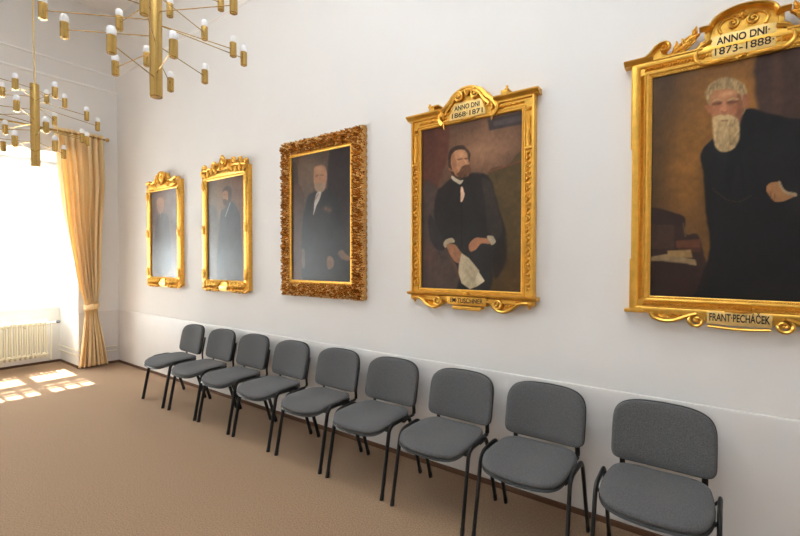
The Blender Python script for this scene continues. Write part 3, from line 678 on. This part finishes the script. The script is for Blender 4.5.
    for s_ in (-1, 1):
        pd.volute((cx + s_ * .042, 2.862), .026, 1.5, PI / 2, s_ , -.058, .008, 1.3)
        mould_path(pd, [(cx + s_ * .09, 2.825), (cx + s_ * .10, 2.86), (cx + s_ * .075, 2.89), (cx + s_ * .04, 2.893), (cx, 2.885)], .007, -.056)
        pd.box((cx + s_ * .150 - .012, -.058, 2.80), (cx + s_ * .150 + .012, -.004, 2.862), .003)
        mould_path(pd, [(cx + s_ * .13, 2.80), (cx + s_ * .185, 2.775), (cx + s_ * .20, 2.72), (cx + s_ * .165, 2.685), (cx + s_ * .12, 2.682)], .011, -.05, 1.4)
        pd.leaf(cx + s_ * .03, 2.685, 0 if s_ > 0 else PI, .12, .012, -.05, .018, 3)
    pd.leaf(cx, 2.872, PI / 2, .045, .016, -.05, .016, 2)
    pd.leaf(cx - .02, 2.690, 0, .04, .014, -.045, .024)
    ped = pd.build('pediment', M['gold_b'], root)
    pl = MB().prism([(cx - .128, 2.70), (cx + .128, 2.70), (cx + .135, 2.815), (cx + .06, 2.822), (cx, 2.815), (cx - .06, 2.822), (cx - .135, 2.815)], -.04, -.058, .003).build('date_plaque', M['gold_m'], root)
    lettering('ANNO DNI·', 'lettering', .052, cx, 2.785, -.0585, pl, M['ink'], .215, .0012)
    lettering('1873-1888·', 'lettering',   .054, cx, 2.731, -.0585, pl, M['ink'], .240, .0004)
    # apron: long S-scrolls either side of a name plate
    ap = MB()
    ap.extrude_x(cx - .45, cx + .45, [(-.002, 1.335), (-.05, 1.335), (-.056, 1.342), (-.056, 1.350), (-.002, 1.352)])
    for s_ in (-1, 1):
        def X(d): return cx + s_ * d
        L = [(X(.40), 1.332), (X(.385), 1.305), (X(.34), 1.290), (X(.29), 1.293), (X(.24), 1.315), (X(.20), 1.332)]
        Lp = [(p.x, p.z) for p in bez([(a, 0, b_) for a, b_ in L], 5)]
        ap.volute((X(.180), 1.300), .038, 1.4, PI / 2, -s_, -.052, .0125, 1.7, lead=Lp)
        ap.prism([(X(d), z) for d, z in ((.40, 1.34), (.385, 1.315), (.34, 1.300), (.29, 1.303), (.24, 1.32), (.20, 1.30), (.17, 1.28), (.14, 1.30), (.14, 1.34))][::-1 if s_ > 0 else 1], -.004, -.038)
        for d, z, a, ln in ((.37, 1.31, 20, .06), (.33, 1.325, -10, .06), (.29, 1.318, 15, .05)):
            ap.leaf(X(d), z, R(a) if s_ < 0 else PI - R(a), ln, .010, -.038, .014, 2)
        ap.volute((X(.345), 1.322), .016, 1.2, 0, s_, -.045, .006)
    ap.tube(bez([(cx - .13, -.05, 1.275), (cx, -.05, 1.268), (cx + .13, -.05, 1.275)], 8), .008, 8, up=(0, -1, 0), flat=1.4)
    ap.build('apron', M['gold_b'], root)
    npl = MB().box((cx - .135, -.062, 1.288), (cx + .135, -.004, 1.357), .004).build('name_plate', M['gold_m'], root)
    lettering('FRANT·PECHÁČEK', 'lettering', .056, cx, 1.325, -.0625, npl, M['ink'], .250, .0012)
    MB().leaf(cx - .06, 1.362, 0, .12, .011, -.052, .018, 3).build('leaf_clasp', M['gold'], root)
    return root
picture_bearded()

# --- seated man holding papers, cornice frame with carved sides
def picture_seated():
    cx = 6.2125; x0, x1, z0, z1 = 5.805, 6.62, 1.41, 2.65
    root = empty('framed_portrait', (cx, -.002, 1.25), 'gilt corniced portrait of a seated dark-suited man holding white papers', 'painting', 'gilt framed portraits along the wall')
    canvas(4, x0 - .008, x1 + .008, z0 - .008, z1 + .008, -.032, root, .005)
    frame_sweep(x0, x1, z0, z1, [(0, -.03), (0, -.044), (.006, -.050), (.012, -.050), (.016, -.044), (.022, -.044), (.024, -.05), (.028, -.05), (.030, -.042), (.072, -.042), (.075, -.056), (.080, -.058), (.088, -.056), (.092, -.048), (.092, -.002), (0, -.002)]).build('frame', M['gold_b'], root)
    for s_ in (-1, 1):
        ca = MB()
        X = (x0 - .051) if s_ < 0 else (x1 + .051)
        n = 27
        for k in range(n):
            z = 1.425 + k * .0345
            ca.volute((X, z), .015, 1.0, PI * (k % 2), 1, -.048, .0065, 1.6, n=14)
            ca.leaf(X - .018, z + .010, .8, .040, .007, -.042, .018, nt_=5, ns=4)
        ca.box((X - .026, -.062, 2.375), (X + .026, -.04, 2.39), .003)
        ca.leaf(X, 2.40, PI / 2, .10, .016, -.044, .016, 3); ca.leaf(X, 2.50, PI / 2, .12, .014, -.044, .014, 4)
        ca.leaf(X - .02, 2.64, R(20), .05, .012, -.044, .014, 2)
        ca.build('carved_upright', M['gold'], root)
    for s_ in (-1, 1):
      ca = MB(); n = 20
      for k in range(n):
        x = x0 - .02 + (x1 - x0 + .04) * (k + .5) / n
        if (x - cx) * s_ > .19: ca.leaf(x - .02, z1 + .05, 0, .042, .012, -.042, .012, 1, nt_=6, ns=4)
      ca.build('carved_top_rail', M['gold'], root)
    co = MB()
    prof = [(-.002, 2.735), (-.058, 2.735), (-.062, 2.742), (-.072, 2.748), (-.084, 2.754), (-.088, 2.762), (-.088, 2.768), (-.002, 2.772)]
    for s_ in (-1, 1):
        co = MB(); co.extrude_x(*sorted((cx + s_ * .530, cx + s_ * .215)), prof)
        co.box((min(cx + s_ * .27, cx + s_ * .315), -.078, 2.768), (max(cx + s_ * .27, cx + s_ * .315), -.004, 2.800), .004)
        co.box((min(cx + s_ * .30, cx + s_ * .322), -.084, 2.798), (max(cx + s_ * .23, cx + s_ * .322), -.004, 2.808), .003)
        co.sphere((cx + s_ * .312, -.07, 2.818), .011)
        co.build('cornice', M['gold_b'], root)
    # crest: leafy dome with twin volutes and a pointed hook at each foot
    cr = MB()
    dome = [(cx + .17 * math.cos(a) * (1 + .12 * abs(math.cos(a))), 2.765 + .115 * math.sin(a)) for a in np.linspace(0, PI, 19)]
    cr.prism([(cx - .19, 2.665), (cx + .19, 2.665)] + dome, -.004, -.045)
    body = [(cx - .205, 2.655), (cx - .235, 2.70), (cx - .205, 2.755), (cx - .155, 2.80), (cx - .11, 2.85), (cx - .04, 2.882), (cx, 2.886)]
    for s_ in (-1, 1):
        mould_path(cr, [(cx + s_ * (cx - p[0]), p[1]) for p in body], .017, -.052, 1.3)
        mould_path(cr, [(cx + s_ * (cx - p[0]) * .86, p[1] - .018) for p in body[2:]], .010, -.062, 1.2)
        for (d, z, a, ln, w_) in ((.20, 2.70, 100, .08, .016), (.19, 2.755, 60, .07, .014), (.15, 2.80, 45, .07, .014), (.10, 2.842, 35, .06, .013), (.05, 2.87, 15, .05, .012)):
            cr.leaf(cx - s_ * d * -1 if s_ > 0 else cx - d, z, R(a) if s_ < 0 else PI - R(a), ln, w_, -.052, .020, 3)
        cr.volute((cx + s_ * .068, 2.832), .034, 1.5, PI / 2, s_, -.064, .010, 1.3)
        mould_path(cr, [(cx + s_ * .20, 2.66), (cx + s_ * .196, 2.64), (cx + s_ * .193, 2.618)], .008, -.056, 1.2, r1=.004)
        cr.leaf(cx + s_ * .15, 2.70, PI / 2 + s_ * .3, .09, .015, -.045, .018, 3)
        cr.leaf(cx + s_ * .23, 2.70, 0 if s_ > 0 else PI, .06, .014, -.045, .014, 2)
    cr.leaf(cx, 2.83, PI / 2, .06, .022, -.055, .022, 2); cr.leaf(cx - .06, 2.665, 0, .12, .010, -.05, .012, 3)
    cr.build('crest', M['gold'], root)
    pl = MB().prism([(cx - .15, 2.672), (cx + .15, 2.672), (cx + .135, 2.76), (cx + .10, 2.79), (cx - .10, 2.79), (cx - .135, 2.76)], -.04, -.058, .003).build('date_plaque', M['gold_m'], root)
    lettering('ANNO DNI', 'lettering', .050, cx, 2.752, -.0585, pl, M['ink'], .205, .0008)
    lettering('1868·1871', 'lettering', .050, cx, 2.700, -.0585, pl, M['ink'], .250, .0006)
    ap = MB()
    ap.extrude_x(cx - .525, cx + .525, [(-.002, 1.352), (-.055, 1.352), (-.072, 1.362), (-.076, 1.370), (-.076, 1.376), (-.002, 1.380)])
    for s_ in (-1, 1):
        def X(d): return cx + s_ * d
        L = [(X(.465), 1.335), (X(.43), 1.335), (X(.39), 1.322), (X(.35), 1.290), (X(.30), 1.268), (X(.25), 1.272), (X(.205), 1.305)]
        ap.volute((X(.243), 1.318), .039, 1.4, 0 if s_ < 0 else PI, s_ , -.052, .013, 1.6, lead=[(p.x, p.z) for p in bez([(a, 0, b_) for a, b_ in L], 5)][:-2])
        ap.prism([(X(d), z) for d, z in ((.46, 1.355), (.44, 1.335), (.39, 1.325), (.35, 1.295), (.30, 1.275), (.25, 1.275), (.20, 1.30), (.17, 1.31), (.17, 1.355))][::-1 if s_ > 0 else 1], -.004, -.036)
        ap.sphere((X(.468), -.04, 1.330), .022, sy=.9); ap.sphere((X(.468), -.04, 1.303), .009)
        for d, z, a, ln in ((.43, 1.345, -5, .07), (.37, 1.33, -25, .06), (.33, 1.30, 10, .05)): ap.leaf(X(d), z, R(a) if s_ < 0 else PI - R(a), ln, .010, -.036, .014, 2)
    ap.box((cx - .12, -.058, 1.268), (cx + .12, -.004, 1.288), .006); ap.tube([(cx - .11, -.05, 1.266), (cx + .11, -.05, 1.266)], .008, 8)
    ap.build('apron', M['gold_b'], root)
    npl = MB().box((cx - .16, -.062, 1.294), (cx + .16, -.004, 1.362), .004).build('name_plate', M['gold'], root)
    lettering('EM·TUSCHNER', 'lettering', .050, cx, 1.328, -.0625, npl, M['ink'], .27, .0006)
    MB().leaf(cx - .03, 1.382, 0, .06, .012, -.055, .018, 2).build('leaf_clasp', M['gold'], root)
    return root
picture_seated()

# --- standing man, broad openwork acanthus frame in darker bronze gilding
def picture_carved():
    x0, x1, z0, z1 = 4.245, 5.045, 1.43, 2.65; cx = (x0 + x1) / 2
    root = empty('framed_portrait', (cx, -.002, 1.28), 'portrait of a bald standing man in a broad bronze frame carved all over with leaves', 'painting', 'gilt framed portraits along the wall')
    canvas(3, x0 - .01, x1 + .01, z0 - .01, z1 + .01, -.034, root, .0065)
    frame_sweep(x0, x1, z0, z1, [(0, -.03), (0, -.046), (.005, -.05), (.014, -.052), (.020, -.047), (.020, -.002), (0, -.002)]).build('inner_slip', M['gold'], root)
    # carved band as a height field: scrolls of leaves following each other around the frame
    W = .150; i0, i1, j0, j1 = x0 - .018, x1 + .018, z0 - .018, z1 + .018
    rs = random.Random(11); sc = []
    def line_pts(a, b_, n): return [(a[0] + (b_[0] - a[0]) * (k + .5) / n, a[1] + (b_[1] - a[1]) * (k + .5) / n) for k in range(n)]
    c_ = .075; hh = 1
    for a, b_, n in (((i0, j0 - c_), (i1, j0 - c_), 6), ((i1 + c_, j0), (i1 + c_, j1), 9), ((i1, j1 + c_), (i0, j1 + c_), 6), ((i0 - c_, j1), (i0 - c_, j0), 9)):
        for p in line_pts(a, b_, n): sc.append((p[0], p[1], hh, .064)); hh = -hh
    for a in (i0 - c_, i1 + c_):
        for b_ in (j0 - c_, j1 + c_): sc.append((a, b_, hh, .07)); hh = -hh
    SX = np.array([s_[0] for s_ in sc]); SZ = np.array([s_[1] for s_ in sc]); SH = np.array([s_[2] for s_ in sc])
    def height(X, Z):
        d = np.hypot(X[..., None] - SX, Z[..., None] - SZ); k = d.argmin(-1); dm = d.min(-1)
        th = np.arctan2(Z - SZ[k], X - SX[k]) * SH[k]
        sp = np.cos(th * 1 + dm * 105) ; lobes = np.cos(th * 6 - dm * 60)
        h = .5 + .5 * sp; h = h ** .8
        h = h * (.5 + .5 * np.cos(th * 9 - dm * 120) ** 2) + .9 * np.exp(-(dm / .011) ** 2)
        outer = smooth((dm - .045) / .02)
        h = h * (1 - outer * .6) + outer * .6 * (.5 + .5 * np.cos(th * 11) * np.cos(dm * 210 + th))
        h += .25 * vnoise(X, Z, 60, 5) + .25 * vnoise(X + 7, Z, 130, 6)
        return np.clip(h, -.1, 1.3)
    m = MB(); st = .0052
    def strip(A, B, inward_a, inward_b):
        pass
    ns = int(W / st)
    per = []
    corners_in = [(i0, j0), (i1, j0), (i1, j1), (i0, j1)]; corners_out = [(i0 - W, j0 - W), (i1 + W, j0 - W), (i1 + W, j1 + W), (i0 - W, j1 + W)]
    for s_ in range(4):
        a_i, b_i = corners_in[s_], corners_in[(s_ + 1) % 4]; a_o, b_o = corners_out[s_], corners_out[(s_ + 1) % 4]
        L = math.hypot(b_o[0] - a_o[0], b_o[1] - a_o[1]); nl = int(L / st)
        t = np.linspace(0, 1, nl + 1)[:, None]; q = np.linspace(0, 1, ns + 1)[None, :]
        wav = 1 - .055 * (.5 + .5 * np.cos(t * L * 2 * PI / .062)) * q ** 4 - .03 * (.5 + .5 * np.cos(t * L * 2 * PI / .023)) * q ** 6
        qq = q * wav
        ax = a_i[0] + (b_i[0] - a_i[0]) * t; az = a_i[1] + (b_i[1] - a_i[1]) * t; bx = a_o[0] + (b_o[0] - a_o[0]) * t; bz = a_o[1] + (b_o[1] - a_o[1]) * t
        X = ax + (bx - ax) * qq; Z = az + (bz - az) * qq
        h = height(X, Z); base = .030 + .026 * np.sin(PI * np.clip(q, 0, 1) ** .8) ; Y = -(base - .022 + .064 * h)
        Y[:, -1] = -.004; Y[:, 0] = -.03
        n0 = len(m.v); k = ns + 1
        m.v += list(zip(X.ravel().tolist(), Y.ravel().tolist(), Z.ravel().tolist()))
        m.f += [(n0 + i * k + j, n0 + i * k + j + 1, n0 + (i + 1) * k + j + 1, n0 + (i + 1) * k + j) for i in range(nl) for j in range(ns)]
    m.build('carved_frame', M['bronze'], root, angle=70)
    be = MB(); bead_ring(be, x0, x1, z0, z1, .022, -.046, .020, .008, .010); be.build('beading', M['gold'], root)
    return root
picture_carved()

# --- the two narrow-looking portraits by the window
def picture_small(kind, cx, n, label):
    x0, x1, z0, z1 = cx - .372, cx + .372, 1.39, 2.58
    root = empty('framed_portrait', (cx, -.002, 1.28), label, 'painting', 'gilt framed portraits along the wall')
    canvas(n, x0 - .008, x1 + .008, z0 - .008, z1 + .008, -.032, root, .0085)
    frame_sweep(x0, x1, z0, z1, [(0, -.03), (0, -.044), (.010, -.050), (.016, -.044), (.024, -.050), (.045, -.058), (.066, -.062), (.086, -.056), (.094, -.050), (.100, -.050), (.104, -.044), (.104, -.002), (0, -.002)]).build('frame', M['gold'], root)
    be = MB(); bead_ring(be, x0, x1, z0, z1, .020, -.047, .021, .007, .008)
    for s_ in (-1, 1):
        X = (x0 - .06) if s_ < 0 else (x1 + .06)
        for k in range(3): be.leaf(X, 1.40 + k * .53, PI / 2, .12, .026, -.062, .014, 3)
    be.build('beading', M['gold'], root)
    cr = MB(); rs = random.Random(5 if kind == 'wreath' else 8)
    if kind == 'wreath':
        cr.prism([(cx - .30, 2.62), (cx + .30, 2.62), (cx + .26, 2.69), (cx + .15, 2.74), (cx + .10, 2.80), (cx, 2.83), (cx - .10, 2.80), (cx - .15, 2.74), (cx - .26, 2.69)], -.004, -.045)
        for k in range(18):
            a = 2 * PI * k / 18; cr.leaf(cx + .085 * math.cos(a), 2.735 + .072 * math.sin(a), a + PI / 2 * 1.1, .065, .020, -.062, .032, 2)
        cr.sphere((cx, -.06, 2.735), .045, sy=.7); cr.volute((cx, 2.735), .06, 1.4, 0, 1, -.066, .011)
        for s_ in (-1, 1):
            mould_path(cr, [(cx + s_ * .44, 2.70), (cx + s_ * .36, 2.715), (cx + s_ * .27, 2.69), (cx + s_ * .18, 2.72), (cx + s_ * .13, 2.78)], .019, -.055, 1.4)
            cr.volute((cx + s_ * .20, 2.69), .042, 1.4, PI / 2, s_, -.060, .012); cr.leaf(cx + s_ * .22, 2.625, 0 if s_ > 0 else PI, .20, .030, -.062, .026, 3)
            for k in range(5): cr.leaf(cx + s_ * (.14 + .05 * k), 2.61 + .012 * rs.random(), PI / 2 - s_ * (.9 - .25 * k), .075, .017, -.055, .026, 2)
    else:
        cr.prism([(cx - .44, 2.62), (cx + .44, 2.62), (cx + .42, 2.72), (cx + .27, 2.75), (cx + .10, 2.79), (cx, 2.80), (cx - .10, 2.785), (cx - .24, 2.72), (cx - .42, 2.70)], -.004, -.040)
        for (d, z, r_) in ((-.40, 2.72, .048), (.0, 2.775, .070), (.22, 2.755, .052), (.35, 2.745, .046), (-.19, 2.735, .048)):
            cr.volute((cx + d, z), r_, 1.5, 0, 1 if d < 0 else -1, -.058, .015); cr.sphere((cx + d, -.055, z), r_ * .55, sy=.7)
        for k in range(17):
            d = -.42 + .052 * k; cr.leaf(cx + d, 2.605 + .05 * math.exp(-(d / .25) ** 2), PI / 2 + .8 * math.sin(k * 2.3), .095, .020, -.062, .032, 2)
        for s_ in (-1, 1): mould_path(cr, [(cx + s_ * .46, 2.69), (cx + s_ * .36, 2.70), (cx + s_ * .26, 2.71), (cx + s_ * .12, 2.69), (cx + s_ * .03, 2.675)], .016, -.060, 1.3)
        cr.leaf(cx - .02, 2.80, PI / 2, .05, .03, -.05, .02); cr.sphere((cx + .45, -.055, 2.725), .030)
    cr.build('crest', M['gold'], root)
    ap = MB()
    w_ = .40 if kind != 'wreath' else .36
    for s_ in (-1, 1):
        mould_path(ap, [(cx + s_ * .47, 1.285), (cx + s_ * .40, 1.265), (cx + s_ * .30, 1.285), (cx + s_ * .20, 1.262), (cx + s_ * .12, 1.275)], .014, -.045, 1.3)
        ap.volute((cx + s_ * .22, 1.30), .040, 1.4, PI / 2, s_, -.055, .010); ap.volute((cx + s_ * .33, 1.29), .026, 1.3, 0, -s_, -.055, .008)
        for k in range(4): ap.leaf(cx + s_ * (.14 + .08 * k), 1.315, -PI / 2 + s_ * (.5 - .2 * k), .07, .018, -.045, .022, 2)
    for s_ in (-1, 1):
        for k in range(6): ap.leaf(cx + s_ * (.08 + .065 * k), 1.375, -PI / 2 + s_ * (.6 - .22 * k), .085, .022, -.060, .026, 2)
        ap.volute((cx + s_ * .40, 1.335), .036, 1.4, 0, s_, -.064, .012); ap.volute((cx + s_ * .17, 1.335), .034, 1.4, PI, -s_, -.064, .011)
    ap.prism([(cx - .45, 1.30), (cx - .30, 1.27), (cx - .10, 1.262), (cx + .10, 1.262), (cx + .30, 1.27), (cx + .45, 1.30)], -.004, -.04)
    ap.build('apron', M['gold'], root)
    MB().box((cx - .085, -.075, 1.272), (cx + .085, -.004, 1.325), .01).build('name_plate', M['gold_m'], root)
    return root
picture_small('scroll', 3.055, 2, 'gilt portrait of a man in profile, crest of curling leaves, second from the window')
picture_small('wreath', 1.58, 1, 'gilt portrait hung closest to the curtained window, with a round wreath crest')

# ------------------------------------------------------------------ chairs
def superell(t, a, b_, n=3.2):
    c, s_ = math.cos(t), math.sin(t); return a * math.copysign(abs(c) ** (2 / n), c), b_ * math.copysign(abs(s_) ** (2 / n), s_)
def make_chair():
    """local: x across, -y to the front, centre between the rear feet line and the wall at y=0"""
    root = empty('stacking_chair', (0, 0, 0))
    def seat_mesh(grow, ztop, zbot, crown):
        # rings of a rounded outline from the bottom face over the edge to the crown
        m = MB(); NT_ = 56; rings = []
        lv = [(.90, zbot), (.975, zbot + .004), (1.0, zbot + (ztop - zbot) * .45), (.985, ztop - .006), (.95, ztop - .001), (.85, ztop + crown * .5), (.6, ztop + crown * .9), (.3, ztop + crown), (.02, ztop + crown)]
        for k, z in lv:
            ring_ = []
            for i in range(NT_):
                t = 2 * PI * i / NT_; x, y = superell(t, .240 + grow, .222 + grow, 4.6)
                if y < 0: y -= .030 * (1 - (x / .26) ** 2)          # bowed front
                if y > 0: x *= 1 - .07 * (y / .222)
                x *= k; y *= k
                sag = -.028 * smooth_s((-y - .10) / .15) ** 1.3 + .006 * (y / .222) - .010 * math.exp(-((x) / .13) ** 2) * (1 if k < .9 else .6)
                ring_.append((x, -.425 + y, z + sag + .016))
            rings.append(ring_)
        vs = [p for r_ in rings for p in r_]; n = NT_
        fs = [(a * n + i, a * n + (i + 1) % n, (a + 1) * n + (i + 1) % n, (a + 1) * n + i) for a in range(len(rings) - 1) for i in range(n)]
        fs += [tuple(range(n))[::-1], tuple((len(rings) - 1) * n + i for i in range(n))]
        return m.add(vs, fs)
    seat_mesh(.0, .478, .444, .006).build('seat', M['fabric'], root, angle=60)
    seat_mesh(.003, .450, .428, 0).build('seat_shell', M['plastic'], root, angle=60)
    # backrest: rounded rectangle, curved about the vertical, leaning back
    def back_pt(x, z, d):
        """x across, z from the lower edge 0..h, d depth forward"""
        curve = .040 * (x / .25) ** 2                                 # ends come forward
        zz = .512 + z; y = -.172 + .20 * z - curve - d
        return (x, y, zz)
    def back_mesh(grow, f, bk):
        m = MB(); NT_ = 64; rings = []
        lv = [(.86, bk), (.96, bk), (1.0, bk + (f - bk) * .3), (1.0, bk + (f - bk) * .65), (.975, f - .002), (.93, f + .003), (.7, f + .007), (.35, f + .009), (.02, f + .009)]
        hw, hh_ = .244 + grow, .155 + grow
        for k, d in lv:
            rr = []
            for i in range(NT_):
                t = 2 * PI * i / NT_; x, z = superell(t, hw, hh_, 4.6 if math.sin(t) > 0 else 9.0)
                if z > 0: x *= 1 - .035 * (z / hh_) ** 2                # narrower at the top
                if z > 0: z += .012 * (1 - (x / .25) ** 2)
                if z < 0: z -= .012 * (1 - (x / .25) ** 2)
                rr.append(back_pt(x * k, .155 + z * k, d))
            rings.append(rr)
        n = NT_; vs = [p for r_ in rings for p in r_]
        fs = [(a * n + i, a * n + (i + 1) % n, (a + 1) * n + (i + 1) % n, (a + 1) * n + i) for a in range(len(rings) - 1) for i in range(n)]
        fs += [tuple(range(n))[::-1], tuple((len(rings) - 1) * n + i for i in range(n))]
        return m.add(vs, fs)
    back_mesh(0, .030, .004).build('backrest', M['fabric'], root, angle=60)
    back_mesh(.003, .006, -.014).build('backrest_shell', M['plastic'], root, angle=60)
    X = .260
    for s_ in (-1, 1):
        # oval-section side frame, three pieces meeting at the bends
        full = fillet([(s_ * X, -.162, .012), (s_ * (X), -.315, .484), (s_ * (X - .004), -.545, .476), (s_ * X, -.635, .012)], .06, 8)
        third = len(full) // 2
        k1 = 1 + 9; k2 = k1 + 9
        rear, railp, front = full[:k1], full[k1 - 1:k1 + 1], full[k1:]
        for nm, pts in (('leg', rear), ('leg', front)):
            lg = MB().tube(pts, .0168, 14, up=(1, 0, 0), flat=.62).build(nm, M['black'], root)
            p0 = pts[0] if nm == 'leg' and pts is rear else pts[-1]; p1 = pts[1] if pts is rear else pts[-2]
            d = (p1 - p0).normalized()
            MB().tube([p0 - d * .012, p0 - d * .010, p0 + d * .026, p0 + d * .028], [.0168, .0182, .0182, .0170], 12, up=(1, 0, 0), flat=.65).build('foot_cap', M['plastic'], lg)
        MB().tube(railp, .0168, 14, up=(1, 0, 0), flat=.62).build('side_rail', M['black'], root)
        # flat bar from under the seat up behind the backrest
        pb = fillet([(s_ * .195, -.36, .436), (s_ * .195, -.150, .430), (s_ * .195, -.160, .51), (s_ * .195, -.120, .70)], .035, 6)
        MB().tube(pb, .0150, 10, up=(0, 0.2, .1), flat=.5).build('back_post', M['black'], root)
    cb = MB()
    for y, z in ((-.33, .434), (-.53, .430)):
        cb.tube([(-X, y - .0, z + .035), (-X + .03, y, z), (X - .03, y, z), (X, y, z + .035)], .0085, 8)
    cb.build('crossbar', M['black'], root)
    return root
def smooth_s(t): t = max(0., min(1., t)); return t * t * (3 - 2 * t)
proto = make_chair()
CH = [(2.585, -.004, -2.0), (3.190, 0, .5), (3.785, .004, 0), (4.395, 0, -.5), (5.020, -.004, 0), (5.625, -.01, .3), (6.245, -.02, 0), (6.835, -.012, 0), (7.470, -.004, 0)]
where = ['farthest and smallest in the row, closest to the curtained window',
         'second in the row from the curtain, below the second portrait',
         'third in the row counting from the curtained window',
         'fourth in the row, beneath the left side of the bronze carved frame',
         'middle one of the row of nine, below the bronze carved frame',
         'sixth from the curtain, just left of the seated man portrait',
         'below the middle of the seated man portrait, third from the near end',
         'next to the nearest one, between the two largest portraits',
         'nearest and largest of the row, cut off by the bottom edge']
for i, (x, y, a) in enumerate(CH):
    o_ = proto if i == 0 else copy_tree(proto)
    o_.location = (x, y, .002); o_.rotation_euler = (0, 0, R(a))
    o_['label'] = 'grey fabric chair, ' + where[i]; o_['category'] = 'chair'; o_['group'] = 'grey stacking chairs in a row against the wall'

# ------------------------------------------------------------------ light
W = bpy.data.worlds.new('daylight'); bpy.context.scene.world = W; W.use_nodes = True
bg = W.node_tree.nodes['Background']; bg.inputs['Color'].default_value = (.96, .985, 1.0, 1); bg.inputs['Strength'].default_value = WORLD = 36.0
sun = bpy.data.lights.new('sun', 'SUN'); sun.energy = 80; sun.angle = R(.6); sun.color = (1, .97, .91)
so = bpy.data.objects.new('sun', sun); C.objects.link(so)
so.rotation_euler = Vector((1, -.02, -1.42)).to_track_quat('-Z', 'Y').to_euler()
for ya, yb in [(-2.28, -.60), (-5.05, -3.40)]:
    pl = bpy.data.lights.new('window_portal', 'AREA'); pl.shape = 'RECTANGLE'; pl.size = yb - ya; pl.size_y = 2.2; pl.cycles.is_portal = True
    po = bpy.data.objects.new('window_portal', pl); C.objects.link(po); po.location = (-1.02, (ya + yb) / 2, 2.0)
    po.rotation_euler = Matrix(((0, 0, -1), (-1, 0, 0), (0, 1, 0))).to_euler()
CAM = Vector((7.7092, -2.9193, 1.63))
# the photographer's flash: mostly bounced off the ceiling, a little straight ahead from above the lens
fl = bpy.data.lights.new('flash_bounce', 'SPOT'); fl.energy = 2150; fl.spot_size = R(92); fl.spot_blend = .8; fl.shadow_soft_size = .06; fl.color = (.84, .93, 1)
fo = bpy.data.objects.new('flash_bounce', fl); C.objects.link(fo); fo.location = CAM + Vector((0, 0, .30))
fo.rotation_euler = Vector((-.40, .02, 1.0)).to_track_quat('-Z', 'Y').to_euler()
f2 = bpy.data.lights.new('flash_direct', 'SPOT'); f2.energy = 30; f2.spot_size = R(95); f2.spot_blend = 1; f2.shadow_soft_size = .16; f2.color = (.9, .96, 1)
g2 = bpy.data.objects.new('flash_direct', f2); C.objects.link(g2); g2.location = CAM + Vector((0, 0, .30))
g2.rotation_euler = Vector((-.45, .80, .85)).to_track_quat('-Z', 'Y').to_euler()

# ------------------------------------------------------------------ camera
cam = bpy.data.cameras.new('camera'); co_ = bpy.data.objects.new('camera', cam); C.objects.link(co_)
cam.sensor_width = 36; cam.lens = 36 * 433.99 / 800; cam.clip_start = .05
yaw, pit, rol = .6335, -.0187, .0013
fw = Vector((-math.sin(yaw) * math.cos(pit), math.cos(yaw) * math.cos(pit), math.sin(pit))); rt = Vector((math.cos(yaw), math.sin(yaw), 0)); up = rt.cross(fw)
r2 = math.cos(rol) * rt + math.sin(rol) * up; u2 = -math.sin(rol) * rt + math.cos(rol) * up
co_.matrix_world = Matrix(((r2.x, u2.x, -fw.x, CAM.x), (r2.y, u2.y, -fw.y, CAM.y), (r2.z, u2.z, -fw.z, CAM.z), (0, 0, 0, 1)))
sc_ = bpy.context.scene; sc_.camera = co_
sc_.view_settings.view_transform = 'Standard'; sc_.view_settings.look = 'None'; sc_.view_settings.exposure = 0.0; sc_.view_settings.gamma = 1; sc_.view_settings.use_curve_mapping = False
sc_.cycles.max_bounces = 10; sc_.cycles.diffuse_bounces = 6
